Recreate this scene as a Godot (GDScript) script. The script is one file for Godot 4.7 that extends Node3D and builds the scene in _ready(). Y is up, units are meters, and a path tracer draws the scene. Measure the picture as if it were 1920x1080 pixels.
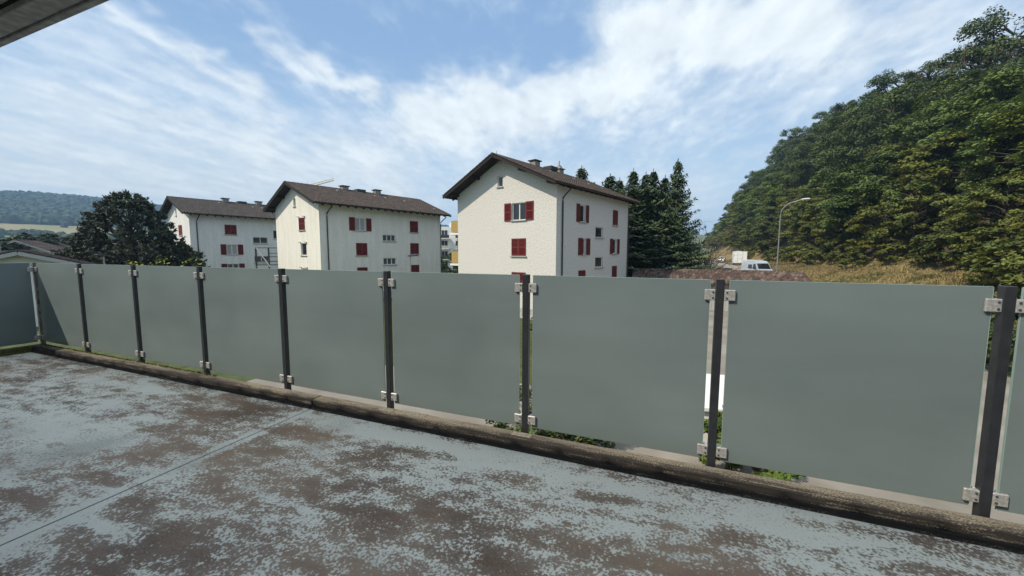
extends Node3D

# Geometry collector: faces are given counter-clockwise as seen from outside.
class Geo:
	var v := PackedVector3Array()
	var n := PackedVector3Array()
	var c := PackedColorArray()
	var uv := PackedVector2Array()
	var ix := PackedInt32Array()
	var col := Color.WHITE
	func vert(p: Vector3, nn: Vector3, t := Vector2.ZERO) -> int:
		v.append(p); n.append(nn); c.append(col); uv.append(t)
		return v.size() - 1
	func tri(a: Vector3, b: Vector3, d: Vector3) -> void:
		var nn := (b - a).cross(d - a).normalized()
		var i := vert(a, nn)
		vert(b, nn); vert(d, nn)
		ix.append_array([i, i + 2, i + 1])
	func quad(a: Vector3, b: Vector3, d: Vector3, e: Vector3, ua := Vector2.ZERO, ub := Vector2.ZERO, ud := Vector2.ZERO, ue := Vector2.ZERO) -> void:
		var nn := (b - a).cross(d - a)
		if nn.length_squared() < 1e-14:
			nn = (d - a).cross(e - a)
		nn = nn.normalized()
		var i := vert(a, nn, ua)
		vert(b, nn, ub); vert(d, nn, ud); vert(e, nn, ue)
		ix.append_array([i, i + 2, i + 1, i, i + 3, i + 2])
	func leaf(a: Vector3, b: Vector3, d: Vector3, e: Vector3, nn: Vector3) -> void:
		var i := vert(a, nn)
		vert(b, nn); vert(d, nn); vert(e, nn)
		ix.append_array([i, i + 2, i + 1, i, i + 3, i + 2])
	# box with chamfered edges, in the axes of basis b
	func box(at: Vector3, size: Vector3, b := Basis.IDENTITY, ch := 0.0) -> void:
		var h := size * 0.5
		var ax := [b.x.normalized(), b.y.normalized(), b.z.normalized()]
		ch = minf(ch, minf(h.x, minf(h.y, h.z)) * 0.9)
		for k in 3:
			var i := (k + 1) % 3
			var j := (k + 2) % 3
			for s in [-1.0, 1.0]:
				var u: Vector3 = ax[i] * (h[i] - ch)
				var w: Vector3 = ax[j] * (h[j] - ch) * s
				var o: Vector3 = at + ax[k] * h[k] * s
				quad(o - u - w, o + u - w, o + u + w, o - u + w)
		if ch <= 0.0:
			return
		for k in 3:
			var i := (k + 1) % 3
			var j := (k + 2) % 3
			for s in [-1.0, 1.0]:
				for t in [-1.0, 1.0]:
					var l: Vector3 = ax[k] * (h[k] - ch)
					var p: Vector3 = at + ax[i] * h[i] * s + ax[j] * (h[j] - ch) * t
					var q: Vector3 = at + ax[i] * (h[i] - ch) * s + ax[j] * h[j] * t
					if s * t > 0:
						quad(p - l, q - l, q + l, p + l)
						# winding is settled by the sign of the corner
					else:
						quad(p + l, q + l, q - l, p - l)
		for sx in [-1.0, 1.0]:
			for sy in [-1.0, 1.0]:
				for sz in [-1.0, 1.0]:
					var px: Vector3 = at + ax[0] * h.x * sx + ax[1] * (h.y - ch) * sy + ax[2] * (h.z - ch) * sz
					var py: Vector3 = at + ax[0] * (h.x - ch) * sx + ax[1] * h.y * sy + ax[2] * (h.z - ch) * sz
					var pz: Vector3 = at + ax[0] * (h.x - ch) * sx + ax[1] * (h.y - ch) * sy + ax[2] * h.z * sz
					if sx * sy * sz > 0: tri(px, py, pz)
					else: tri(px, pz, py)
	func tube(pts: Array, radii: Array, sides := 6, caps := true) -> void:
		var first := v.size()
		var up := Vector3.UP
		for i in pts.size():
			var p: Vector3 = pts[i]
			var dir: Vector3 = (pts[mini(i + 1, pts.size() - 1)] - pts[maxi(i - 1, 0)]).normalized()
			var side := dir.cross(up)
			if side.length() < 0.1: side = dir.cross(Vector3.RIGHT)
			side = side.normalized()
			var other := side.cross(dir).normalized()
			for k in sides:
				var a := TAU * k / sides
				var r := side * cos(a) + other * sin(a)
				vert(p + r * float(radii[i]), r)
		for i in pts.size() - 1:
			for k in sides:
				var a := first + i * sides + k
				var b := first + i * sides + (k + 1) % sides
				ix.append_array([a, b, a + sides, b, b + sides, a + sides])
		if caps:
			for e in [0, pts.size() - 1]:
				var dir: Vector3 = (pts[1] - pts[0]).normalized() * -1.0 if e == 0 else (pts[-1] - pts[-2]).normalized()
				var m := vert(pts[e], dir)
				for k in sides:
					vert(v[first + e * sides + k], dir)
				for k in sides:
					var a := m + 1 + k
					var b := m + 1 + (k + 1) % sides
					ix.append_array([m, b, a] if e == 0 else [m, a, b])
	# outline in the plane of ax and ay (counter-clockwise seen from az), pushed along az from z0 to z1
	func prism(poly: PackedVector2Array, z0: float, z1: float, o := Vector3.ZERO, ax := Vector3.RIGHT, ay := Vector3.UP, az := Vector3.BACK) -> void:
		var cnt := poly.size()
		for i in cnt:
			var p := poly[i]
			var q := poly[(i + 1) % cnt]
			var a := o + ax * p.x + ay * p.y
			var b := o + ax * q.x + ay * q.y
			quad(b + az * z0, b + az * z1, a + az * z1, a + az * z0)
		var t := Geometry2D.triangulate_polygon(poly)
		for k in range(0, t.size(), 3):
			var a2 := poly[t[k]]; var b2 := poly[t[k + 1]]; var c2 := poly[t[k + 2]]
			if (b2 - a2).cross(c2 - a2) < 0:
				var s := b2; b2 = c2; c2 = s
			var pa := o + ax * a2.x + ay * a2.y; var pb := o + ax * b2.x + ay * b2.y; var pc := o + ax * c2.x + ay * c2.y
			tri(pa + az * z1, pb + az * z1, pc + az * z1)
			tri(pa + az * z0, pc + az * z0, pb + az * z0)
	func mesh(m: Material = null) -> ArrayMesh:
		var a := []
		a.resize(Mesh.ARRAY_MAX)
		a[Mesh.ARRAY_VERTEX] = v; a[Mesh.ARRAY_NORMAL] = n; a[Mesh.ARRAY_COLOR] = c; a[Mesh.ARRAY_TEX_UV] = uv; a[Mesh.ARRAY_INDEX] = ix
		var r := ArrayMesh.new()
		r.add_surface_from_arrays(Mesh.PRIMITIVE_TRIANGLES, a)
		if m: r.surface_set_material(0, m)
		return r

var rng := RandomNumberGenerator.new()
var M := {}
var taken := {}

func lin(r: float, g: float, b: float) -> Color:
	return Color(r, g, b).linear_to_srgb()

func named(n: Node, called: String, parent: Node) -> void:
	var key := "%d/%s" % [parent.get_instance_id(), called]
	var k: int = taken.get(key, 0)
	taken[key] = k + 1
	n.name = called if k == 0 else "%s_%03d" % [called, k]
	parent.add_child(n, true)

func tag(o: Node, label: String, category: String, group := "") -> void:
	o.set_meta("label", label); o.set_meta("category", category)
	if group: o.set_meta("group", group)

func thing(called: String, label: String, category: String, at := Vector3.ZERO, turn := 0.0, group := "") -> Node3D:
	var o := Node3D.new()
	named(o, called, self)
	o.position = at; o.rotation.y = turn
	tag(o, label, category, group)
	return o

func obj(called: String, what, m: Material, parent: Node = null, at := Vector3.ZERO) -> MeshInstance3D:
	var o := MeshInstance3D.new()
	o.mesh = what.mesh(m) if what is Geo else what
	if not what is Geo and m: o.material_override = m
	o.position = at
	named(o, called, parent if parent else self)
	return o

func struct(called: String, what, m: Material, at := Vector3.ZERO) -> MeshInstance3D:
	var o := obj(called, what, m, self, at)
	o.set_meta("kind", "structure")
	return o

func copy_of(src: Node3D, at: Vector3, turn: float, label: String, group := "", size := Vector3.ONE) -> Node3D:
	var r: Node3D = src.duplicate()
	var called := String(src.name)
	var cut := called.rfind("_")
	if cut > 0 and called.substr(cut + 1).is_valid_int(): called = called.substr(0, cut)
	named(r, called, self)
	r.position = at; r.rotation = Vector3(0, turn, 0); r.scale = size
	r.set_meta("label", label)
	if group: r.set_meta("group", group)
	return r

func many(called: String, mesh: Mesh, m: Material, xf: Array, cols: Array, parent: Node = null, kind := "stuff") -> MultiMeshInstance3D:
	var mm := MultiMesh.new()
	mm.transform_format = MultiMesh.TRANSFORM_3D
	mm.use_colors = cols.size() > 0
	mm.mesh = mesh
	mm.instance_count = xf.size()
	var b := PackedFloat32Array()
	b.resize(xf.size() * (16 if mm.use_colors else 12))
	var k := 0
	for i in xf.size():
		var t: Transform3D = xf[i]
		for r in 3:
			b[k] = t.basis.x[r]; b[k + 1] = t.basis.y[r]; b[k + 2] = t.basis.z[r]; b[k + 3] = t.origin[r]
			k += 4
		if mm.use_colors:
			var cc: Color = cols[i]
			b[k] = cc.r; b[k + 1] = cc.g; b[k + 2] = cc.b; b[k + 3] = 1.0
			k += 4
	mm.buffer = b
	var o := MultiMeshInstance3D.new()
	o.multimesh = mm
	o.material_override = m
	o.set_meta("kind", kind)
	named(o, called, parent if parent else self)
	return o

func noise_tex(freq: float, sd: int, size := 512, octaves := 4, lo := Color.BLACK, hi := Color.WHITE, type := FastNoiseLite.TYPE_SIMPLEX_SMOOTH) -> NoiseTexture2D:
	var f := FastNoiseLite.new()
	f.seed = sd; f.frequency = freq; f.noise_type = type; f.fractal_octaves = octaves
	var t := NoiseTexture2D.new()
	t.width = size; t.height = size; t.seamless = true; t.noise = f
	var g := Gradient.new()
	g.set_color(0, lo); g.set_color(1, hi)
	t.color_ramp = g
	return t

func mat(called: String, color: Color, rough := 0.8, metal := 0.0, vcol := false) -> StandardMaterial3D:
	var m := StandardMaterial3D.new()
	m.resource_name = called
	m.albedo_color = color; m.roughness = rough; m.metallic = metal
	m.vertex_color_use_as_albedo = vcol
	M[called] = m
	return m

# tone: a grey noise picture that varies the colour; bump: relief in cm
func mottle(m: StandardMaterial3D, tone: Texture2D, per_metre: float, bump: Texture2D = null, height := 0.0) -> StandardMaterial3D:
	m.albedo_texture = tone
	m.uv1_triplanar = true; m.uv1_world_triplanar = false
	m.uv1_scale = Vector3.ONE * per_metre
	if bump:
		m.heightmap_enabled = true; m.heightmap_texture = bump; m.heightmap_scale = height
	return m

func rnd(a: float, b: float) -> float:
	return rng.randf_range(a, b)

func sstep(a: float, b: float, x: float) -> float:
	var t := clampf((x - a) / (b - a), 0.0, 1.0)
	return t * t * (3.0 - 2.0 * t)

func noise(freq: float, sd: int, oct := 4, warp := 0.0) -> FastNoiseLite:
	var f := FastNoiseLite.new()
	f.seed = sd; f.frequency = freq; f.noise_type = FastNoiseLite.TYPE_SIMPLEX_SMOOTH; f.fractal_octaves = oct
	if warp > 0.0:
		f.domain_warp_enabled = true; f.domain_warp_amplitude = warp; f.domain_warp_frequency = freq * 1.7
	return f

# the sky: air that pales to the horizon, high cloud in streaks along one wind and a few denser banks
# bank: azimuth and elevation of its two ends, half width (degrees), weight
const BANKS := [[-9, 29, 14, 26, 3.7, 0.90], [-4, 26, 13, 24, 2.7, 0.75], [11, 24, 23, 23, 3.4, 0.50], [-36, 20, -5, 23, 2.7, 0.90],
	[-34, 18, -9, 20, 2.7, 0.70], [-46, 15, -18, 16, 3.5, 0.50], [-66, 23, -54, 19, 1.0, 0.75], [-54, 24, -41, 21, 1.2, 0.75],
	[-49, 21, -41, 21, 1.5, 0.40], [-70, 20, -52, 17, 2.0, 0.45], [-74, 10, -41, 10, 4.9, 0.50], [-70, 15, -54, 13, 2.4, 0.50],
	[-74, 6, 3, 9, 4.2, 0.45], [-4, 19, 14, 18, 4.3, 0.40], [8, 12, 16, 13, 1.1, 0.50], [17, 20, 29, 20, 3.8, 0.40],
	[-33, 28, -13, 28, 3.4, -0.50], [-49, 27, -36, 25, 1.9, -0.35], [1, 12, 10, 13, 2.3, -0.35]]

func sky_picture() -> ImageTexture:
	var w := 2560
	var h := 1280
	var n1 := noise(0.9, 11, 6, 0.6)
	var n4 := noise(9.0, 29, 4, 0.1)
	var n2 := noise(3.2, 23, 4, 0.2)
	var n3 := noise(0.035, 5, 3)
	var px := PackedFloat32Array()
	px.resize(w * h * 3)
	var k := 0
	var wind := Vector2(sin(deg_to_rad(-14.0)), -cos(deg_to_rad(-14.0)))
	var cross := Vector2(-wind.y, wind.x)
	for j in h:
		var el := 90.0 - (j + 0.5) / h * 180.0
		var ce := cos(deg_to_rad(el))
		var se := sin(deg_to_rad(el))
		var blue := Color(0.162, 0.268, 0.435).lerp(Color(0.22, 0.335, 0.50), 1.0 - sstep(6.0, 34.0, el)).lerp(Color(0.40, 0.515, 0.59), 1.0 - sstep(-4.0, 27.0, el))
		for i in w:
			if j > h / 2:
				px[k] = 0.16; px[k + 1] = 0.17; px[k + 2] = 0.14
				k += 3
				continue
			var az := (i + 0.5) / w * 360.0
			if az > 180.0: az -= 360.0
			var dx := sin(deg_to_rad(az)) * ce
			var dz := -cos(deg_to_rad(az)) * ce
			var p := Vector2(dx, dz) / (se + 0.10)
			var a := p.dot(wind)
			var b := p.dot(cross)
			var f1 := n1.get_noise_2d(a * 0.55, b * 1.5)
			var f2 := n2.get_noise_2d(a * 0.6, b * 1.5)
			var f4 := n4.get_noise_2d(a * 0.7, b)
			var dens := 0.20 + 0.42 * f1 + 0.26 * f2 + 0.24 * f4
			if az > -95.0 and az < 45.0 and el < 45.0:
				var wob := n3.get_noise_2d(az * 4.0, el * 8.0) * 5.0 + f2 * 2.2
				var q := Vector2(az * ce, el + wob * 0.35)
				var s := 0.0
				for bk in BANKS:
					var e0 := Vector2(bk[0] * ce, bk[1])
					var e1 := Vector2(bk[2] * ce, bk[3])
					var t := clampf((q - e0).dot(e1 - e0) / (e1 - e0).length_squared(), 0.0, 1.0)
					var d := q.distance_to(e0.lerp(e1, t)) / float(bk[4])
					if d < 2.2: s += float(bk[5]) * exp(-d * d * 1.1)
				dens += s * 0.9
			else:
				dens += 0.30
			dens += 0.35 * sstep(36.0, 60.0, el)
			var al := sstep(-0.16, 1.36, dens) * 0.86
			var lum := 0.75 + 0.10 * f2 + 0.05 * f1 + 0.05 * f4
			var cr := lerpf(0.75, 0.64, 1.0 - sstep(2.0, 22.0, el)) * lum * 1.05
			px[k] = lerpf(blue.r, cr, al)
			px[k + 1] = lerpf(blue.g, cr * 1.07, al)
			px[k + 2] = lerpf(blue.b, cr * 1.09, al)
			k += 3
	return ImageTexture.create_from_image(Image.create_from_data(w, h, false, Image.FORMAT_RGBF, px.to_byte_array()))

func _ready() -> void:
	rng.seed = 7
	var cam := Camera3D.new()
	add_child(cam)
	cam.name = "camera"
	cam.position = Vector3(0, 5, 0)
	cam.rotation_degrees = Vector3(-5.2, 21.5, 0.15)
	cam.fov = 73.67
	cam.near = 0.05; cam.far = 6000.0
	var sky := Sky.new()
	var pano := PanoramaSkyMaterial.new()
	pano.panorama = sky_picture()
	sky.sky_material = pano
	var env := Environment.new()
	env.background_mode = Environment.BG_SKY
	env.sky = sky
	env.background_energy_multiplier = 1.0
	env.tonemap_mode = Environment.TONE_MAPPER_LINEAR
	env.tonemap_exposure = 1.68
	env.sdfgi_enabled = true; env.ssao_enabled = true; env.ssil_enabled = true
	env.fog_enabled = FOG
	env.fog_density = 0.00034
	env.fog_light_color = Color(0.62, 0.76, 0.92)
	var we := WorldEnvironment.new()
	we.name = "world_environment"
	we.environment = env
	add_child(we)
	var sun := DirectionalLight3D.new()
	sun.name = "sun"
	sun.light_energy = 0.78
	sun.light_color = Color(1.0, 0.955, 0.88)
	sun.light_angular_distance = 0.55
	sun.shadow_enabled = true
	add_child(sun)
	sun.look_at_from_position(Vector3.ZERO, Vector3(0.66, -1.0, -0.70))
	make_materials()
	setting()
	own_house()
	balcony()
	houses()
	outbuildings()
	vehicles()
	street_furniture()
	vegetation()
	distance()

const FOG := true

func streaks(m: StandardMaterial3D, lo: float) -> void:
	m.detail_enabled = true
	m.detail_blend_mode = BaseMaterial3D.BLEND_MODE_MUL
	m.detail_uv_layer = BaseMaterial3D.DETAIL_UV_2
	m.detail_albedo = M.streak_low if lo < 0.8 else M.streak_soft
	m.uv2_triplanar = true
	m.uv2_scale = Vector3(0.22, 0.035, 0.22)

func make_materials() -> void:
	M.streak_low = noise_tex(0.012, 71, 512, 5, Color(0.74, 0.72, 0.68), Color(1, 1, 1))
	M.streak_soft = noise_tex(0.012, 72, 512, 5, Color(0.94, 0.937, 0.93), Color(1, 1, 1))
	var grit := noise_tex(0.02, 3, 512, 5, Color(0.72, 0.72, 0.72), Color(1, 1, 1))
	var fine := noise_tex(0.06, 4, 512, 4)
	var lumps := noise_tex(0.035, 8, 512, 3)
	M.grit = grit; M.fine = fine
	mottle(mat("rough_render", lin(0.88, 0.86, 0.81), 0.95), noise_tex(0.035, 9, 1024, 6, Color(0.76, 0.755, 0.74), Color(1, 1, 1)), 0.23, noise_tex(0.04, 8, 1024, 4), 1.3)
	mottle(mat("smooth_render", lin(0.88, 0.85, 0.765), 0.95), noise_tex(0.012, 10, 512, 5, Color(0.95, 0.95, 0.94), Color(1, 1, 1)), 0.5, fine, 0.15)
	mottle(mat("grey_render", lin(0.85, 0.845, 0.815), 0.95), noise_tex(0.012, 12, 512, 5, Color(0.94, 0.94, 0.94), Color(1, 1, 1)), 0.5, fine, 0.25)
	streaks(M.smooth_render, 0.9)
	streaks(M.grey_render, 0.9)
	mottle(mat("plain_render", lin(0.62, 0.61, 0.57), 0.95), grit, 0.3, fine, 0.4)
	mat("roof_wood", lin(0.018, 0.014, 0.012), 0.85)
	mottle(mat("roof_tile", Color.WHITE, 0.85, 0.0, true), grit, 2.0)
	mat("roof_deck", lin(0.06, 0.05, 0.045), 0.9)
	mottle(mat("shutter_red", lin(0.21, 0.022, 0.022), 0.6), grit, 1.2)
	mottle(mat("shutter_pale", lin(0.30, 0.06, 0.05), 0.7), grit, 1.2)
	mat("white_frame", lin(0.72, 0.72, 0.70), 0.5)
	mat("stone_sill", lin(0.42, 0.40, 0.36), 0.85)
	var gl := mat("window_pane", lin(0.02, 0.024, 0.028), 0.06)
	gl.metallic_specular = 0.6
	mottle(mat("curtain", lin(0.5, 0.5, 0.48), 0.9), grit, 1.5)
	mat("gutter_brown", lin(0.05, 0.035, 0.03), 0.5)
	mottle(mat("chimney_render", lin(0.40, 0.38, 0.34), 0.95), grit, 1.0)
	mat("dark_metal", lin(0.03, 0.032, 0.035), 0.5)
	mat("pale_metal", lin(0.45, 0.46, 0.46), 0.5, 0.3)
	mat("galvanised", lin(0.30, 0.31, 0.31), 0.5, 0.5)
	mottle(mat("yellow_panel", lin(0.55, 0.38, 0.12), 0.7), grit, 0.8)
	var frost := mat("frosted_glass", lin(0.262, 0.320, 0.322), 0.26)
	frost.backlight_enabled = true; frost.backlight = lin(0.36, 0.36, 0.36)
	frost.metallic_specular = 0.4
	mottle(frost, noise_tex(0.004, 14, 512, 4, Color(0.91, 0.92, 0.925), Color(1, 1, 1)), 0.35)
	streaks(frost, 0.9)
	frost.uv2_scale = Vector3(0.06, 0.35, 0.06)
	mat("glass_edge", lin(0.30, 0.42, 0.40), 0.25)
	mottle(mat("post_paint", lin(0.035, 0.038, 0.045), 0.42), noise_tex(0.02, 15, 512, 4, Color(0.8, 0.8, 0.8), Color(1, 1, 1)), 1.0)
	mottle(mat("worn_post_paint", Color.WHITE, 0.6), noise_tex(0.012, 17, 512, 5, lin(0.02, 0.022, 0.025), lin(0.22, 0.2, 0.17)), 1.6)
	mottle(mat("steel", lin(0.66, 0.65, 0.62), 0.42, 0.35), grit, 4.0)
	mat("bolt_steel", lin(0.12, 0.12, 0.12), 0.5, 0.6)
	mottle(mat("old_paint_wood", lin(0.60, 0.60, 0.57), 0.85), grit, 1.5)
	mottle(mat("moss", lin(0.16, 0.17, 0.05), 0.95), grit, 3.0, fine, 2.0)
	mottle(mat("mortar", lin(0.38, 0.34, 0.27), 0.95), grit, 3.0, fine, 0.8)
	mottle(mat("asphalt", lin(0.34, 0.31, 0.265), 0.92), noise_tex(0.006, 21, 512, 6, Color(0.80, 0.79, 0.77), Color(1, 1, 1)), 0.12, fine, 0.5)
	mottle(mat("gravel_road", lin(0.42, 0.37, 0.30), 0.95), grit, 0.2)
	mottle(mat("ground_cover", Color.WHITE, 0.95, 0.0, true), noise_tex(0.02, 25, 512, 5, Color(0.62, 0.64, 0.6), Color(1, 1, 1)), 0.12)
	mat("leaf", Color.WHITE, 0.55, 0.0, true)
	for nm in ["leaf", "leaf_dark", "leaf_olive", "leaf_blue"]:
		var lm := mat(nm, {"leaf": Color.WHITE, "leaf_dark": lin(0.62, 0.66, 0.62), "leaf_olive": lin(0.95, 0.90, 0.68), "leaf_blue": lin(0.78, 0.88, 0.84)}[nm], 0.6, 0.0, true)
		lm.backlight_enabled = true; lm.backlight = lin(0.35, 0.35, 0.35)
		lm.metallic_specular = 0.35
	mat("needle", Color.WHITE, 0.7, 0.0, true)
	mottle(mat("bark", lin(0.09, 0.07, 0.05), 0.95), grit, 1.0)
	mottle(mat("dead_wood", lin(0.24, 0.19, 0.14), 0.95), grit, 1.0)
	mat("hill_forest", Color.WHITE, 0.95, 0.0, true)
	mat("van_paint", lin(0.50, 0.55, 0.60), 0.3, 0.2)
	mat("white_paint", lin(0.80, 0.80, 0.78), 0.3)
	mat("car_glass", lin(0.015, 0.018, 0.02), 0.05)
	mat("tyre", lin(0.02, 0.02, 0.02), 0.9)
	mat("lens", lin(0.6, 0.6, 0.58), 0.15)
	mat("tail", lin(0.3, 0.02, 0.02), 0.3)
	mat("trim", lin(0.035, 0.035, 0.035), 0.7)
	mat("crane_yellow", lin(0.62, 0.50, 0.22), 0.6)
	mat("white_wall", lin(0.78, 0.77, 0.74), 0.9)
	mottle(mat("brick_red", lin(0.22, 0.12, 0.09), 0.9), grit, 1.0)

# A worn painted concrete floor: pictures of what is bare and what is painted, per slab.
func floor_material(x0: float, x1: float, z0: float, z1: float, w: int, h: int, loss: float) -> StandardMaterial3D:
	var big := noise(0.42, 31, 4, 0.5)
	var mid := noise(1.9, 32, 4, 0.25)
	var flake := noise(32.0, 33, 4, 0.03)
	var speck := noise(55.0, 34, 2)
	var tint := noise(1.1, 35, 4)
	var stain := noise(0.8, 36, 5, 0.3)
	var chip := noise(7.5, 39, 4, 0.12)
	var band := noise(2.4, 38, 4, 0.2)
	var cell := FastNoiseLite.new()
	cell.seed = 37; cell.frequency = 34.0; cell.noise_type = FastNoiseLite.TYPE_CELLULAR
	cell.cellular_return_type = FastNoiseLite.RETURN_DISTANCE2_SUB; cell.fractal_type = FastNoiseLite.FRACTAL_NONE
	cell.domain_warp_enabled = true; cell.domain_warp_amplitude = 0.02; cell.domain_warp_frequency = 20.0
	var px := PackedByteArray(); px.resize(w * h * 3)
	var ht := PackedByteArray(); ht.resize(w * h)
	var k := 0
	# places that the eye finds at once, bare (weight above nought) or still painted: x, z, radius x, radius z, weight
	var bare := [[-1.2, -1.75, 0.55, 0.28, 0.50], [-1.9, -2.05, 0.5, 0.16, 0.45], [0.25, -1.75, 0.40, 0.16, 0.45], [0.95, -1.9, 0.55, 0.22, 0.50], [-3.7, -2.1, 0.9, 0.14, 0.45], [-2.6, -1.7, 0.35, 0.3, 0.30],
		[-5.4, -1.6, 0.9, 0.25, 0.4], [-0.35, -1.35, 0.3, 0.16, 0.30], [-3.3, -0.9, 0.5, 0.3, 0.3], [-7.0, -1.3, 1.0, 0.4, 0.3], [1.6, -2.25, 0.5, 0.12, 0.45],
		[0.35, -2.30, 1.0, 0.10, -0.7], [-1.6, -2.36, 1.2, 0.09, -0.8], [-4.7, -1.5, 0.7, 0.25, -0.5], [-0.4, -1.95, 0.5, 0.14, -0.4], [0.3, -1.45, 0.35, 0.2, -0.25], [-5.2, -2.2, 0.9, 0.1, -0.5], [-3.9, -1.3, 0.6, 0.2, -0.4]]
	for j in h:
		var z := lerpf(z0, z1, (j + 0.5) / h)
		for i in w:
			var x := lerpf(x0, x1, (i + 0.5) / w)
			var b := big.get_noise_2d(x, z)
			var m := mid.get_noise_2d(x * 0.8 + z * 0.35, z * 1.5)
			var f := flake.get_noise_2d(x * 1.1 + z * 0.3, z * 1.3 - x * 0.2)
			var s := speck.get_noise_2d(x, z)
			var t := tint.get_noise_2d(x, z)
			var st := stain.get_noise_2d(x, z)
			var cr0 := cell.get_noise_2d(x, z * 1.2) + 0.75
			var guide := 0.0
			for g in bare:
				var ux: float = (x - g[0]) / g[2]
				var uz: float = (z - g[1]) / g[3]
				var dd := ux * ux + uz * uz
				if dd < 4.0: guide += float(g[4]) * exp(-dd) * (0.5 if float(g[4]) > 0.0 else 0.9)
			# a wide pale band runs along the joint
			var dj := absf(x + 2.945)
			guide -= 0.9 * (1.0 - sstep(0.03, 0.10, dj)) * (0.7 + 0.6 * m)
			var m2 := band.get_noise_2d(x * 0.55 + z * 0.2, z * 2.0)
			var wear := b * 0.55 + m * 0.45 + m2 * 0.65 + guide + loss
			var q := wear * 0.95 + chip.get_noise_2d(x * 0.9 + z * 0.2, z * 1.25) * 0.62 + f * 0.62 + s * 0.46 - cr0 * 0.30 - 0.03
			var grain := rng.randf()
			var paint := (1.0 - sstep(-0.05, 0.05, q))
			paint = maxf(paint, (1.0 - sstep(-0.25, 0.75, wear + 0.5 * f + (grain - 0.5) * 0.5)) * 0.26)
			paint *= 0.82 + 0.18 * sstep(0.0, 0.4, -q)
			var grime := sstep(0.12, 0.65, st + 0.3 * s) * 0.30 + sstep(0.25, 0.6, s) * 0.12
			var pr := (0.90 + 0.04 * t - 0.05 * grain) * (1.0 - grime)
			var pg := pr * (0.975 + 0.02 * t)
			var pb := pr * (0.855 - 0.05 * grime)
			var bt := clampf(0.45 + st * 0.9 + s * 0.30 + f * 0.25, 0.0, 1.0)
			var br := lerpf(0.165, 0.40, bt) * (0.85 + 0.3 * grain)
			var bg := lerpf(0.102, 0.272, bt) * (0.85 + 0.3 * grain)
			var bb := lerpf(0.066, 0.180, bt) * (0.85 + 0.3 * grain)
			if z < -2.36:
				var rim := sstep(-2.40, -2.46, z) * clampf(0.45 + 1.2 * m, 0.0, 1.0)
				br = lerpf(br, 0.13, rim); bg = lerpf(bg, 0.06, rim); bb = lerpf(bb, 0.035, rim)
			var cr := lerpf(br, pr, paint)
			var cg := lerpf(bg, pg, paint)
			var cb := lerpf(bb, pb, paint)
			px[k * 3] = int(255.0 * pow(clampf(cr, 0.0, 1.0), 0.4545))
			px[k * 3 + 1] = int(255.0 * pow(clampf(cg, 0.0, 1.0), 0.4545))
			px[k * 3 + 2] = int(255.0 * pow(clampf(cb, 0.0, 1.0), 0.4545))
			ht[k] = int(clampf(paint * 150.0 + (s + 1.0) * 30.0 + (f + 1.0) * 20.0, 0.0, 255.0))
			k += 1
	var mm := mat("worn_floor_paint", Color.WHITE, 0.62)
	mm.albedo_texture = ImageTexture.create_from_image(Image.create_from_data(w, h, false, Image.FORMAT_RGB8, px))
	mm.heightmap_enabled = true
	mm.heightmap_texture = ImageTexture.create_from_image(Image.create_from_data(w, h, false, Image.FORMAT_L8, ht))
	mm.heightmap_scale = 0.18
	mm.metallic_specular = 0.45
	return mm

# Mossy, sooty concrete: v runs over the kerb from the floor to its outer edge
func kerb_material(w: int, h: int, sd: int, length: float) -> StandardMaterial3D:
	var big := noise(0.8, sd, 4)
	var streak := noise(5.0, sd + 1, 4, 0.1)
	var speck := noise(75.0, sd + 2, 3)
	var px := PackedByteArray(); px.resize(w * h * 3)
	var ht := PackedByteArray(); ht.resize(w * h)
	var k := 0
	for j in h:
		var v := (j + 0.5) / h
		for i in w:
			var x := (i + 0.5) / w * length
			var a := big.get_noise_2d(x, v * 0.5)
			var s := streak.get_noise_2d(x * 0.8, v * 0.9)
			var p := speck.get_noise_2d(x, v * 0.22)
			var line := big.get_noise_2d(x * 0.9, v * 12.0)
			var tan := Color(0.19, 0.168, 0.132).lerp(Color(0.29, 0.25, 0.185), sstep(0.0, 0.7, a + p * 0.9))
			tan = tan.lerp(Color(0.06, 0.045, 0.03), sstep(-0.10, 0.55, p * -0.7 + 0.7 * s) * 0.8)
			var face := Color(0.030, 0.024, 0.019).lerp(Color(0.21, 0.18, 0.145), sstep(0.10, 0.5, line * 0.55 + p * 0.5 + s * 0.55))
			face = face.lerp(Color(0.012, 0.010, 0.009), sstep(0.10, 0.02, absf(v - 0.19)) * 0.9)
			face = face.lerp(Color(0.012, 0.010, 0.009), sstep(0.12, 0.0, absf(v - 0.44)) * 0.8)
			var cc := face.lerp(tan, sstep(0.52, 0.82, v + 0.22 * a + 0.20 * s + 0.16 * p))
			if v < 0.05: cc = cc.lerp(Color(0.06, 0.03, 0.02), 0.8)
			px[k * 3] = int(255.0 * pow(clampf(cc.r, 0.0, 1.0), 0.4545))
			px[k * 3 + 1] = int(255.0 * pow(clampf(cc.g, 0.0, 1.0), 0.4545))
			px[k * 3 + 2] = int(255.0 * pow(clampf(cc.b, 0.0, 1.0), 0.4545))
			ht[k] = int(clampf(128.0 + p * 80.0 + s * 50.0, 0.0, 255.0))
			k += 1
	var mm := mat("kerb_concrete", Color.WHITE, 0.95)
	mm.albedo_texture = ImageTexture.create_from_image(Image.create_from_data(w, h, false, Image.FORMAT_RGB8, px))
	mm.heightmap_enabled = true
	mm.heightmap_texture = ImageTexture.create_from_image(Image.create_from_data(w, h, false, Image.FORMAT_L8, ht))
	mm.heightmap_scale = 0.25
	return mm

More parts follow.
